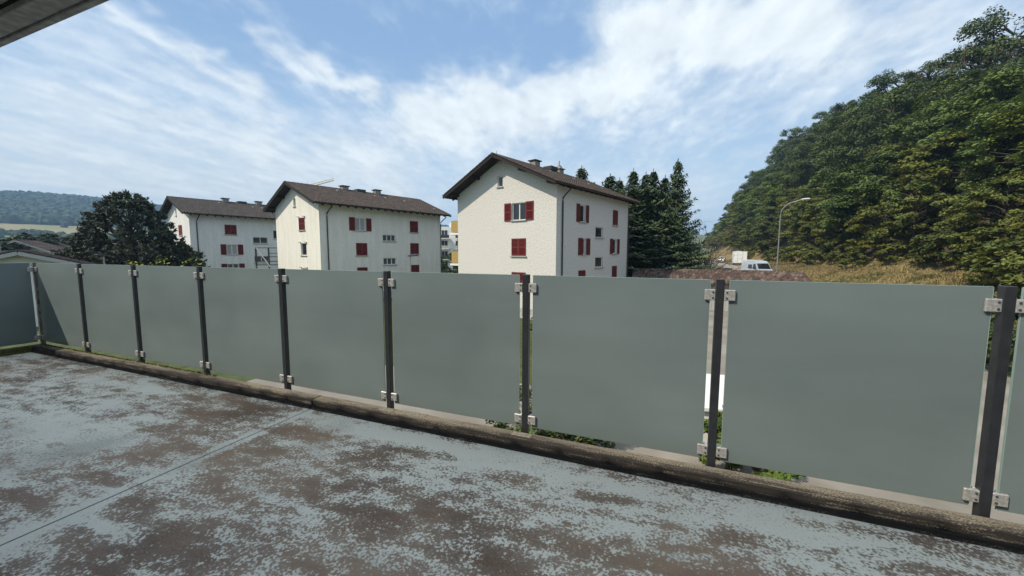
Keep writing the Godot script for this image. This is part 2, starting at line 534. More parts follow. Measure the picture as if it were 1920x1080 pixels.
const FLOOR := 3.58
const FRONT := -2.645      # middle of the railing
const SIDE := -8.45
const KERB := [[-2.474, 3.572], [-2.482, 3.606], [-2.496, 3.609], [-2.499, 3.654], [-2.506, 3.661], [-2.55, 3.664], [-2.604, 3.664], [-2.611, 3.658], [-2.612, 3.40]]

func kerb_piece(a: Vector3, b: Vector3, inward: Vector3) -> Geo:
	# runs from a to b; inward points to the floor
	var g := Geo.new()
	var total := 0.0
	for i in 7: total += Vector2(KERB[i][0], KERB[i][1]).distance_to(Vector2(KERB[i + 1][0], KERB[i + 1][1]))
	var run := 0.0
	var steps := maxi(2, int(a.distance_to(b) / 0.12))
	var wob := noise(1.3, 77, 4)
	for i in KERB.size() - 1:
		var p0 := Vector2(KERB[i][0], KERB[i][1])
		var p1 := Vector2(KERB[i + 1][0], KERB[i + 1][1])
		var len := p0.distance_to(p1)
		var va := minf(run / total, 1.0)
		var vb := minf((run + len) / total, 1.0)
		run += len
		for s in steps:
			var t0 := float(s) / steps
			var t1 := float(s + 1) / steps
			var q := []
			for e in [[t0, p0], [t1, p0], [t1, p1], [t0, p1]]:
				var along: Vector3 = a.lerp(b, e[0])
				var pp: Vector2 = e[1]
				var amp := 0.003 if pp.y > 3.6 and pp.y < 3.67 else 0.0
				var dv := wob.get_noise_2d(along.x * 2.0 + along.z, pp.x * 20.0) * amp
				q.append(along + inward * (pp.x + 2.612 + dv) + Vector3(0, pp.y + dv, 0))
			g.quad(q[0], q[1], q[2], q[3], Vector2(t0, va), Vector2(t1, va), Vector2(t1, vb), Vector2(t0, vb))
	return g

func balcony() -> void:
	# the floor: two slabs with a narrow joint between them
	var fl := Node3D.new()
	named(fl, "balcony_floor", self)
	fl.set_meta("kind", "structure")
	fl.set_meta("label", "balcony floor of peeling pale paint on brown concrete"); fl.set_meta("category", "floor")
	var joint := -2.945
	for s in [[SIDE, joint - 0.005, 1536, 1100, -0.02], [joint + 0.005, 4.1, 2048, 1250, 0.07]]:
		var g := Geo.new()
		var x0: float = s[0]; var x1: float = s[1]
		var za := -2.478; var zb := 1.6
		g.quad(Vector3(x0, FLOOR, zb), Vector3(x1, FLOOR, zb), Vector3(x1, FLOOR, za), Vector3(x0, FLOOR, za), Vector2(0, 1), Vector2(1, 1), Vector2(1, 0), Vector2(0, 0))
		obj("floor_slab", g, floor_material(x0, x1, za, zb, s[2], s[3], s[4]), fl)
	var jg := Geo.new()
	jg.box(Vector3(joint, FLOOR - 0.009, -0.44), Vector3(0.010, 0.012, 4.07))
	obj("expansion_joint", jg, M.mortar, fl)
	var base := Geo.new()
	base.box(Vector3(-2.175, FLOOR - 0.13, -0.51), Vector3(12.55, 0.22, 4.19))
	obj("slab_edge", base, M.plain_render, fl)
	# the kerb
	var kb := thing("balcony_kerb", "low sooty concrete kerb with mossy top under the long glass railing", "kerb")
	obj("kerb_segment", kerb_piece(Vector3(SIDE + 0.03, 0, -2.612), Vector3(joint - 0.006, 0, -2.612), Vector3.BACK), kerb_material(1400, 128, 51, 5.5), kb)
	obj("kerb_segment", kerb_piece(Vector3(joint + 0.006, 0, -2.612), Vector3(4.1, 0, -2.612), Vector3.BACK), kerb_material(2048, 160, 61, 7.0), kb)
	for x in [-3.39, -2.16, -0.93]:
		var g := Geo.new()
		g.box(Vector3(x, 3.6645, -2.566), Vector3(0.15, 0.008, 0.055), Basis(Vector3.UP, rnd(-0.06, 0.06)), 0.003)
		obj("footing_patch", g, M.mortar, kb)
	var sm := Geo.new()
	sm.box(Vector3(-1.92, 3.664, -2.575), Vector3(0.30, 0.006, 0.06), Basis(Vector3.UP, 0.03), 0.002)
	obj("footing_patch", sm, M.mortar, kb)
	var sk := thing("side_kerb", "short kerb with yellow moss under the side railing", "kerb")
	obj("kerb_segment", kerb_piece(Vector3(SIDE + 0.0, 0, 1.1), Vector3(SIDE + 0.0, 0, -2.60), Vector3.RIGHT), M.moss, sk)
	railing(true)
	railing(false)
	# moss in the groove behind the kerb, towards the corner
	var xf := []; var cl := []
	for i in 900:
		var x := SIDE + 0.1 + pow(rng.randf(), 1.6) * 3.9
		xf.append(Transform3D(Basis(Vector3(rnd(-1, 1), rnd(0.5, 1), rnd(-1, 1)).normalized(), rnd(0, TAU)).scaled(Vector3.ONE * rnd(0.4, 1.3)), Vector3(x, 3.664, rnd(-2.61, -2.585))))
		cl.append(Color(0.17, 0.19, 0.05).lerp(Color(0.30, 0.26, 0.10), rng.randf()))
	var tuft := Geo.new()
	for i in 5:
		var d := Vector3(rnd(-1, 1), rnd(0.4, 1.2), rnd(-1, 1)).normalized() * 0.014
		var sd := d.cross(Vector3(rnd(-1, 1), 0.2, rnd(-1, 1))).normalized() * 0.004
		tuft.leaf(-sd, sd, d + sd * 0.6, d - sd * 0.6, Vector3.UP)
	var ms := many("moss", tuft.mesh(), M.leaf, xf, cl)
	ms.set_meta("label", "yellow green moss along outer edge of the balcony kerb"); ms.set_meta("category", "moss")

func railing(front: bool) -> void:
	var t: Node3D
	var n_posts := 11 if front else 4
	if front: t = thing("glass_railing", "long railing of frosted glass panels on black posts along the balcony", "railing")
	else: t = thing("side_railing", "short frosted glass railing closing the far end of the balcony", "railing")
	# local frame: u runs along the railing from the corner, w towards the balcony
	var o := Vector3(SIDE, 0, FRONT)
	var u := Vector3.RIGHT if front else Vector3.BACK
	var w := Vector3.BACK if front else Vector3.RIGHT
	if not front: o += Vector3(-0.0, 0, 0.0)
	var b := Basis(u, Vector3.UP, u.cross(Vector3.UP))
	var step := 1.2535
	for i in n_posts:
		if not front and i == 0: continue
		var g := Geo.new()
		var p := o + u * step * i
		g.box(p + Vector3(0, (3.42 + 4.845) / 2, 0), Vector3(0.046, 1.425, 0.046), b, 0.003)
		obj("post", g, M.worn_post_paint if (front and i == 0) else M.post_paint, t)
	for i in n_posts - 1:
		var g := Geo.new()
		var gap := 0.054
		var p := o + u * step * (i + 0.5)
		var bot := 3.695
		var top := 4.838
		g.box(p + Vector3(0, (bot + top) / 2, 0), Vector3(step - 2 * gap, top - bot, 0.010), b, 0.0015)
		var pn := obj("glass_panel", g, M.frosted_glass, t)
		# polished edge, proud by a hair
		var e := Geo.new()
		e.box(p + Vector3(0, top + 0.0015, 0), Vector3(step - 2 * gap, 0.003, 0.0108), b)
		for s in [-1.0, 1.0]:
			e.box(p + u * (step * 0.5 - gap + 0.0012) * s + Vector3(0, (bot + top) / 2, 0), Vector3(0.0024, top - bot, 0.0108), b)
		obj("polished_edge", e, M.glass_edge, pn)
	for i in n_posts:
		for s in [-1.0, 1.0]:
			if (i == 0 and s < 0) or (i == n_posts - 1 and s > 0): continue
			for y in [4.748, 3.757]:
				var g := Geo.new()
				var p: Vector3 = o + u * (step * i + s * 0.0535) + Vector3(0, y, 0)
				if i == 0 and not front: p += w * 0.0
				g.box(p + w * 0.014, Vector3(0.060, 0.066, 0.016), b, 0.0035)
				g.box(p - w * 0.014, Vector3(0.060, 0.066, 0.016), b, 0.0035)
				g.box(p - u * s * 0.018, Vector3(0.024, 0.060, 0.012), b)
				var c := obj("clamp", g, M.steel, t)
				for yy in [-0.017, 0.017]:
					var bg := Geo.new()
					var q: Vector3 = p - u * s * 0.016 + w * 0.0215 + Vector3(0, yy, 0)
					bg.tube([q, q + w * 0.0035], [0.0062, 0.0055], 8)
					obj("bolt", bg, M.bolt_steel, c)

# the house that the balcony belongs to: its wall behind, its low eave overhead, its base below
func own_house() -> void:
	var t := thing("apartment_house", "house that carries the balcony, its tiled eave overhead", "house")
	var g := Geo.new()
	g.box(Vector3(-2.6, 3.25, 1.35), Vector3(16.0, 6.4, 0.4))
	obj("rear_wall", g, M.plain_render, t)
	g = Geo.new()
	g.box(Vector3(-2.175, 1.66, 0.1), Vector3(12.5, 3.33, 2.1))
	g.box(Vector3(-2.175, 1.66, 1.4), Vector3(12.5, 3.33, 0.36))
	obj("base_wall", g, M.plain_render, t)
	# the eave: slope rises towards the house
	var up := Vector3(0, 0.42, 0.907).normalized()
	var edge := Vector3(0, 5.93, -0.795)
	var nrm := Vector3(0, up.z, -up.y)
	var rb := Basis(Vector3.RIGHT, nrm, up).orthonormalized()
	g = Geo.new()
	g.box(Vector3(-2.9, 0, 0) + edge + up * 2.3 + nrm * 0.035, Vector3(17.0, 0.02, 4.6), Basis(Vector3.RIGHT, nrm, Vector3.RIGHT.cross(nrm)))
	obj("roof_boarding", g, M.roof_deck, t)
	for f in [[-0.801, 5.890, 0.024, 0.034], [-0.753, 5.893, 0.068, 0.024], [-0.673, 5.920, 0.080, 0.02]]:
		g = Geo.new()
		g.box(Vector3(-2.9, f[1], f[0]), Vector3(17.0, f[3], f[2]), Basis.IDENTITY, 0.003)
		obj("eave_board", g, M.old_paint_wood, t)
	for i in 22:
		g = Geo.new()
		g.box(Vector3(-11.0 + i * 0.8, 0, 0) + edge + up * 1.1 - nrm * 0.03, Vector3(0.08, 0.10, 1.9), Basis(Vector3.RIGHT, nrm, Vector3.RIGHT.cross(nrm)))
		obj("rafter", g, M.old_paint_wood, t)
	# roof tiles with a rolled edge, two rows of them
	var tile := Geo.new()
	tile.col = Color(0.07, 0.055, 0.05)
	var prof := [Vector2(-0.165, 0.0), Vector2(-0.10, -0.003), Vector2(0.04, -0.003), Vector2(0.07, 0.004), Vector2(0.105, 0.008), Vector2(0.14, 0.006), Vector2(0.168, 0.002)]
	for i in prof.size() - 1:
		var a: Vector2 = prof[i]; var c: Vector2 = prof[i + 1]
		tile.quad(Vector3(a.x, a.y, 0), Vector3(a.x, a.y, 0.4), Vector3(c.x, c.y, 0.4), Vector3(c.x, c.y, 0))
		tile.quad(Vector3(c.x, c.y - 0.016, 0), Vector3(c.x, c.y - 0.016, 0.4), Vector3(a.x, a.y - 0.016, 0.4), Vector3(a.x, a.y - 0.016, 0))
		tile.quad(Vector3(a.x, a.y - 0.016, 0), Vector3(a.x, a.y, 0), Vector3(c.x, c.y, 0), Vector3(c.x, c.y - 0.016, 0))
	# a nib below the roll, as these tiles have
	tile.tube([Vector3(0.105, -0.004, 0.012), Vector3(0.105, -0.004, 0.055)], [0.030, 0.030], 10)
	var tm := tile.mesh(M.roof_tile)
	for r in 2:
		for i in 52:
			var o := obj("roof_tile", tm, null, t)
			o.transform = Transform3D(Basis(Vector3.RIGHT, nrm, up), Vector3(-11.2 + i * 0.33 + rnd(-0.004, 0.004), 0, 0) + edge + up * (-0.035 + r * 0.34) + nrm * (0.062 + r * 0.012))

# A wall from x0 to x1 under a roof line top(x), with openings [x0, x1, y0, y1], in the plane o + ax*x + up*y facing nn
func wall_face(g: Geo, o: Vector3, ax: Vector3, x0: float, x1: float, y0: float, knots: Array, holes: Array, deep := 0.17) -> void:
	var up := Vector3.UP
	var nn := ax.cross(up)
	var xs := [x0, x1]
	for h in holes: xs.append_array([h[0], h[1]])
	for kn in knots:
		if kn[0] > x0 and kn[0] < x1: xs.append(kn[0])
	xs.sort()
	var top := func(x: float) -> float:
		for i in knots.size() - 1:
			if x <= knots[i + 1][0] + 1e-4:
				return lerpf(knots[i][1], knots[i + 1][1], (x - knots[i][0]) / (knots[i + 1][0] - knots[i][0]))
		return knots[-1][1]
	for i in xs.size() - 1:
		var a: float = xs[i]; var b: float = xs[i + 1]
		if b - a < 0.001: continue
		var cuts := []
		for h in holes:
			if h[0] < b - 0.001 and h[1] > a + 0.001: cuts.append(h)
		cuts.sort_custom(func(p, q): return p[2] < q[2])
		var y := y0
		for h in cuts:
			g.quad(o + ax * a + up * y, o + ax * b + up * y, o + ax * b + up * h[2], o + ax * a + up * h[2])
			y = h[3]
		g.quad(o + ax * a + up * y, o + ax * b + up * y, o + ax * b + up * top.call(b), o + ax * a + up * top.call(a))
	for h in holes:
		var p := [o + ax * h[0] + up * h[2], o + ax * h[1] + up * h[2], o + ax * h[1] + up * h[3], o + ax * h[0] + up * h[3]]
		for i in 4:
			var a: Vector3 = p[i]; var b: Vector3 = p[(i + 1) % 4]
			g.quad(a, b, b - nn * deep, a - nn * deep)

func make_window(parent: Node, o: Vector3, ax: Vector3, h: Array, lights: int, sill := true, deep := 0.14, sash := "white_frame", curtains := false) -> void:
	var up := Vector3.UP
	var nn := ax.cross(up)
	var b := Basis(ax, up, nn)
	var w: float = h[1] - h[0]; var ht: float = h[3] - h[2]
	var c: Vector3 = o + ax * (h[0] + h[1]) / 2 + up * (h[2] + h[3]) / 2 - nn * deep
	var g := Geo.new()
	var f := 0.065
	for s in [-1.0, 1.0]:
		g.box(c + ax * s * (w - f) / 2, Vector3(f, ht, 0.06), b)
		g.box(c + up * s * (ht - f) / 2, Vector3(w - 2 * f, f, 0.06), b)
	for i in lights - 1:
		g.box(c + ax * (w * (i + 1) / lights - w / 2), Vector3(0.085, ht - 2 * f, 0.056), b)
	var win := obj("window", g, M[sash], parent)
	for i in lights:
		var pg := Geo.new()
		var cx := w * (i + 0.5) / lights - w / 2
		pg.box(c + ax * cx - nn * 0.005, Vector3(w / lights - f * 1.2, ht - 2 * f, 0.012), b)
		obj("pane", pg, M.window_pane, win)
		if curtains:
			var cg := Geo.new()
			var n := 7
			for k in n:
				var xa := cx + (w / lights - f * 1.4) * (float(k) / n - 0.5)
				var xb := cx + (w / lights - f * 1.4) * (float(k + 1) / n - 0.5)
				var za := 0.03 * (k % 2); var zb := 0.03 * ((k + 1) % 2)
				cg.quad(c + ax * xa - up * ht * 0.44 + nn * (0.010 + za * 0.2), c + ax * xb - up * ht * 0.44 + nn * (0.010 + zb * 0.2), c + ax * xb + up * ht * 0.44 + nn * (0.010 + zb * 0.2), c + ax * xa + up * ht * 0.44 + nn * (0.010 + za * 0.2))
			obj("curtain", cg, M.curtain, win)
	var back := Geo.new()
	back.box(c - nn * 0.06, Vector3(w, ht, 0.02), b)
	obj("reveal_back", back, M.trim, win)
	if sill:
		var sg := Geo.new()
		sg.box(o + ax * (h[0] + h[1]) / 2 + up * (h[2] - 0.035) + nn * 0.03, Vector3(w + 0.16, 0.075, 0.16), b, 0.01)
		obj("sill", sg, M.stone_sill, win)

func make_shutter(parent: Node, o: Vector3, ax: Vector3, x0: float, x1: float, y0: float, y1: float, m: Material, off := 0.035, tilt := 0.0) -> void:
	var up := Vector3.UP
	var nn := ax.cross(up)
	var b := Basis(ax, up, nn)
	if tilt != 0.0: b = b.rotated(up, tilt)
	var w := x1 - x0; var h := y1 - y0
	var c := o + ax * (x0 + x1) / 2 + up * (y0 + y1) / 2 + nn * off
	var g := Geo.new()
	for s in [-1.0, 1.0]:
		g.box(c + b.x * s * (w - 0.08) / 2, Vector3(0.08, h, 0.04), b, 0.004)
		g.box(c + up * s * (h - 0.09) / 2, Vector3(w - 0.16, 0.09, 0.038), b)
	g.box(c, Vector3(w - 0.16, 0.08, 0.038), b)
	var n := 11
	for half in [-1.0, 1.0]:
		for k in n:
			var y: float = half * (0.04 + (h / 2 - 0.13) * (k + 0.5) / n)
			g.box(c + up * y, Vector3(w - 0.16, (h / 2 - 0.13) / n * 0.98, 0.010), Basis(b.x, b.y.rotated(b.x, 0.45), b.z.rotated(b.x, 0.45)))
	obj("shutter", g, m, parent)

func tile_mesh(w: float, l: float) -> ArrayMesh:
	var t := Geo.new()
	var pf := [Vector2(-0.5, 0.0), Vector2(-0.2, -0.012), Vector2(0.08, 0.0), Vector2(0.24, 0.075), Vector2(0.40, 0.075), Vector2(0.52, 0.0)]
	for i in pf.size() - 1:
		var a: Vector2 = pf[i]; var c: Vector2 = pf[i + 1]
		var x0 := a.x * w; var x1 := c.x * w
		# upper face, raised at the lower end where it lies on the next tile
		t.quad(Vector3(x0, a.y + 0.035, 0), Vector3(x0, a.y, -l * 1.15), Vector3(x1, c.y, -l * 1.15), Vector3(x1, c.y + 0.035, 0))
		t.quad(Vector3(x0, a.y, 0), Vector3(x0, a.y + 0.035, 0), Vector3(x1, c.y + 0.035, 0), Vector3(x1, c.y, 0))
	return t.mesh()

func tile_slope(parent: Node, eave0: Vector3, eave1: Vector3, ridge0: Vector3, w: float, l: float, tones: Array) -> void:
	var along := (eave1 - eave0).normalized()
	var up := (ridge0 - eave0).normalized()
	var nrm := along.cross(up)
	if nrm.y < 0: nrm = -nrm
	var nx := int(eave0.distance_to(eave1) / w)
	var ny := int(eave0.distance_to(ridge0) / l)
	w = eave0.distance_to(eave1) / nx
	l = eave0.distance_to(ridge0) / ny
	var xf := []; var cl := []
	var side := up.cross(nrm)
	for j in ny:
		for i in nx:
			var p := eave0 + along * w * (i + 0.5) + up * l * j + nrm * 0.045
			var b := Basis(side * -1.0, nrm, -up) if side.dot(along) < 0 else Basis(side, nrm, -up)
			b = Basis(nrm.cross(-up), nrm, -up).rotated(nrm, rnd(-0.012, 0.012)).rotated(side, rnd(-0.012, 0.012))
			xf.append(Transform3D(b, p + nrm * rnd(0, 0.006)))
			var t: Color = tones[rng.randi() % tones.size()]
			cl.append(t * rnd(0.75, 1.25))
	many("roof_tiles", tile_mesh(w, l), M.roof_tile, xf, cl, parent)

func build_house(label: String, at: Vector3, turn: float, W: float, L: float, eave: float, ridge: float, og: float, oe: float, wall_m: Material, gable: Array, side: Array, shut_m: Array, o: Dictionary) -> Node3D:
	var t := thing("tenement_house", label, "house", at, turn)
	var hw := W / 2
	var slope := (ridge - eave) / hw
	var G := Vector3.ZERO
	var S := Vector3(hw, 0, 0)
	# walls
	var gh := []; var sh := []
	for h in gable:
		if h[4] != "closed": gh.append(h)
	for h in side:
		if h[4] != "closed": sh.append(h)
	var g := Geo.new()
	var drop := 0.12
	wall_face(g, G, Vector3.RIGHT, -hw, hw, 0.0, [[-hw, eave - drop], [0.0, ridge - drop], [hw, eave - drop]], gh)
	wall_face(g, S, Vector3.FORWARD, 0, L, 0.0, [[0.0, eave - drop], [L, eave - drop]], sh)
	wall_face(g, Vector3(-hw, 0, -L), Vector3.BACK, 0, L, 0.0, [[0.0, eave - drop], [L, eave - drop]], [])
	wall_face(g, Vector3(0, 0, -L), Vector3.LEFT, -hw, hw, 0.0, [[-hw, eave - drop], [0.0, ridge - drop], [hw, eave - drop]], [])
	obj("wall", g, wall_m, t)
	g = Geo.new()
	g.box(Vector3(0, 0.35, -L / 2), Vector3(W + 0.06, 0.9, L + 0.06), Basis.IDENTITY, 0.01)
	obj("plinth", g, M.plain_render, t)
	# roof
	var roof_g := Geo.new()
	var ey := eave - slope * oe
	var th := 0.10
	var z0 := og; var z1 := -L - og
	for s in [-1.0, 1.0]:
		var e: float = (hw + oe) * s
		var q := [Vector3(e, ey, z0), Vector3(e, ey, z1), Vector3(0, ridge, z1), Vector3(0, ridge, z0)]
		var dn := Vector3(0, -th, 0)
		if s > 0:
			roof_g.quad(q[0], q[1], q[2], q[3]); roof_g.quad(q[3] + dn, q[2] + dn, q[1] + dn, q[0] + dn)
			roof_g.quad(q[0] + dn, q[1] + dn, q[1], q[0]); roof_g.quad(q[3] + dn, q[0] + dn, q[0], q[3]); roof_g.quad(q[1] + dn, q[2] + dn, q[2], q[1])
		else:
			roof_g.quad(q[3], q[2], q[1], q[0]); roof_g.quad(q[0] + dn, q[1] + dn, q[2] + dn, q[3] + dn)
			roof_g.quad(q[1] + dn, q[0] + dn, q[0], q[1]); roof_g.quad(q[0] + dn, q[3] + dn, q[3], q[0]); roof_g.quad(q[2] + dn, q[1] + dn, q[1], q[2])
	var roof := obj("roof", roof_g, M.roof_wood, t)
	for s in [-1.0, 1.0]:
		tile_slope(roof, Vector3((hw + oe + 0.03) * s, ey - slope * 0.03, z0 + 0.04), Vector3((hw + oe + 0.03) * s, ey - slope * 0.03, z1 - 0.04), Vector3(0, ridge, z0 + 0.04), 0.29, 0.36, o.tones)
	var rg := Geo.new()
	for i in int((L + 2 * og) / 0.4):
		var zz := z0 - 0.4 * i
		rg.col = o.tones[rng.randi() % o.tones.size()] * rnd(0.8, 1.2)
		rg.tube([Vector3(0, ridge + 0.03, zz + 0.03), Vector3(0, ridge + 0.025, zz - 0.4)], [0.12, 0.105], 8)
	obj("ridge_tiles", rg, M.roof_tile, roof).set_meta("kind", "stuff")
	# verge boards, purlin ends, rafter tails
	for zz in [z0 - 0.03, z1 + 0.03]:
		for s in [-1.0, 1.0]:
			var vg := Geo.new()
			var d := Vector3((hw + oe) * s, ey - ridge, 0)
			var ang := atan2(d.y, d.x)
			vg.box(Vector3((hw + oe) * s / 2, (ey + ridge) / 2 - 0.08, zz), Vector3(d.length(), 0.20, 0.05), Basis(Vector3.BACK, ang))
			obj("verge_board", vg, M.roof_wood, roof)
	for x in [-hw + 0.15, -hw * 0.48, 0.0, hw * 0.48, hw - 0.15]:
		for zz in [0.0, -L]:
			var pg := Geo.new()
			var dirz := 1.0 if zz == 0.0 else -1.0
			pg.box(Vector3(x, ridge - slope * absf(x) - th - 0.12, zz + dirz * (og - 0.16) / 2), Vector3(0.17, 0.22, og - 0.16), Basis.IDENTITY, 0.01)
			obj("purlin_end", pg, M.roof_wood, roof)
	var nr := int(L / 0.78)
	for s in [-1.0, 1.0]:
		for i in nr + 1:
			var zz := -L * i / nr
			var pg := Geo.new()
			var d := Vector3(oe * s, -slope * oe, 0)
			pg.box(Vector3((hw + oe / 2) * s, eave - slope * oe / 2 - th - 0.065, zz), Vector3(d.length(), 0.13, 0.09), Basis(Vector3.BACK, atan2(d.y, d.x)))
			obj("rafter_tail", pg, M.roof_wood, roof)
	# gutters and downpipes
	for s in [-1.0, 1.0]:
		var gg := Geo.new()
		var cx: float = (hw + oe + 0.07) * s
		for k in 6:
			var a0 := PI + PI * k / 6.0; var a1 := PI + PI * (k + 1) / 6.0
			var p0 := Vector3(cx + cos(a0) * 0.075, ey - 0.02 + sin(a0) * 0.075, z0); var p1 := Vector3(cx + cos(a1) * 0.075, ey - 0.02 + sin(a1) * 0.075, z0)
			var back := Vector3(0, 0, z1 - z0)
			gg.quad(p0, p0 + back, p1 + back, p1)
		obj("gutter", gg, M.gutter_brown, t)
		for zz in ([-0.75, -L - 0.05] if s > 0 else [-L + 0.4]):
			var dg := Geo.new()
			var x1: float = (hw + 0.08) * s
			var yb := ey - 0.1
			dg.tube([Vector3(cx, yb, zz), Vector3(cx, yb - 0.16, zz), Vector3(lerpf(cx, x1, 0.5), yb - 0.42, zz + 0.02), Vector3(x1, yb - 0.75, zz + 0.04), Vector3(x1, yb - 1.0, zz + 0.04), Vector3(x1, 0.2, zz + 0.04)], [0.055, 0.055, 0.055, 0.055, 0.055, 0.055], 8)
			obj("downpipe", dg, M.gutter_brown, t)
	# openings
	for fc in [[G, Vector3.RIGHT, gable, shut_m[0]], [S, Vector3.FORWARD, side, shut_m[1]]]:
		var org: Vector3 = fc[0]; var ax: Vector3 = fc[1]; var sm: Material = fc[3]
		for h in fc[2]:
			var w: float = h[1] - h[0]
			match h[4]:
				"open":
					make_window(t, org, ax, h, h[5] if h.size() > 5 else 2, true, 0.14, "white_frame", h.size() > 6)
					var sw: float = minf(w / 2 + 0.02, 0.70) if w > 0.8 else 0.64
					make_shutter(t, org, ax, h[0] - sw - 0.05, h[0] - 0.05, h[2] - 0.03, h[3] + 0.03, sm, 0.05, -0.06)
					make_shutter(t, org, ax, h[1] + 0.05, h[1] + sw + 0.05, h[2] - 0.03, h[3] + 0.03, sm, 0.05, 0.06)
				"closed":
					var two: bool = h.size() < 6
					if two:
						make_shutter(t, org, ax, h[0], (h[0] + h[1]) / 2 - 0.006, h[2], h[3], sm)
						make_shutter(t, org, ax, (h[0] + h[1]) / 2 + 0.006, h[1], h[2], h[3], sm)
					else:
						make_shutter(t, org, ax, h[0], h[1], h[2], h[3], sm)
					var sg := Geo.new()
					var nn := ax.cross(Vector3.UP)
					sg.box(org + ax * (h[0] + h[1]) / 2 + Vector3.UP * (h[2] - 0.05) + nn * 0.05, Vector3(w + 0.2, 0.075, 0.14), Basis(ax, Vector3.UP, nn), 0.01)
					obj("sill", sg, M.stone_sill, t)
				"plain":
					make_window(t, org, ax, h, h[5] if h.size() > 5 else 1, true, 0.14, "white_frame")
				"bare":
					make_window(t, org, ax, h, 1, true, 0.13, "white_frame")
			if o.has("brackets") and ax == Vector3.RIGHT and h[4] != "plain":
				for s in [-1.0, 1.0]:
					var bg := Geo.new()
					bg.box(org + ax * ((h[0] + h[1]) / 2 + s * (w / 2 + 0.02)) + Vector3(0, h[3] + 0.10, 0.10), Vector3(0.24, 0.06, 0.2), Basis.IDENTITY, 0.01)
					obj("shutter_bracket", bg, M.stone_sill, t)
	# chimneys, hatch
	for c in o.chimneys:
		var cg := Geo.new()
		var top: float = ridge + c[1]
		cg.box(Vector3(c[2], (ridge - 0.8 + top) / 2, -c[0]), Vector3(0.62, top - ridge + 0.8, 0.72), Basis.IDENTITY, 0.015)
		var ch := obj("chimney", cg, M.chimney_render, roof)
		var kg := Geo.new()
		kg.box(Vector3(c[2], top + 0.05, -c[0]), Vector3(0.86, 0.08, 0.96), Basis.IDENTITY, 0.015)
		if c.size() > 3:
			kg.tube([Vector3(c[2], top + 0.09, -c[0]), Vector3(c[2], top + 0.28, -c[0]), Vector3(c[2], top + 0.42, -c[0]), Vector3(c[2], top + 0.44, -c[0]), Vector3(c[2], top + 0.80, -c[0])], [0.36, 0.26, 0.11, 0.07, 0.06], 10)
		# the cap is a piece of the chimney: merged as its own part of the roof
		obj("chimney_cap", kg, M.stone_sill if c.size() > 3 else M.dark_metal, roof)
	var bg2 := Geo.new()
	bg2.box(Vector3(o.hatch[1], ridge + 0.12, -o.hatch[0]), Vector3(0.9, 0.36, 1.05), Basis.IDENTITY, 0.02)
	obj("roof_hatch", bg2, M.dark_metal, roof)
	for v in o.vents:
		var vg := Geo.new()
		var x: float = v[1]
		vg.box(Vector3(x, ridge - slope * x + 0.12, -v[0]), Vector3(0.26, 0.10, 0.22), Basis(Vector3.BACK, -atan(slope)), 0.02)
		obj("vent_tile", vg, M.chimney_render, roof)
	var ag := Geo.new()
	ag.tube([Vector3(0, ridge, z0 - o.mast), Vector3(0, ridge + 0.35, z0 - o.mast)], [0.02, 0.012], 5)
	obj("lightning_rod", ag, M.dark_metal, roof)
	return t

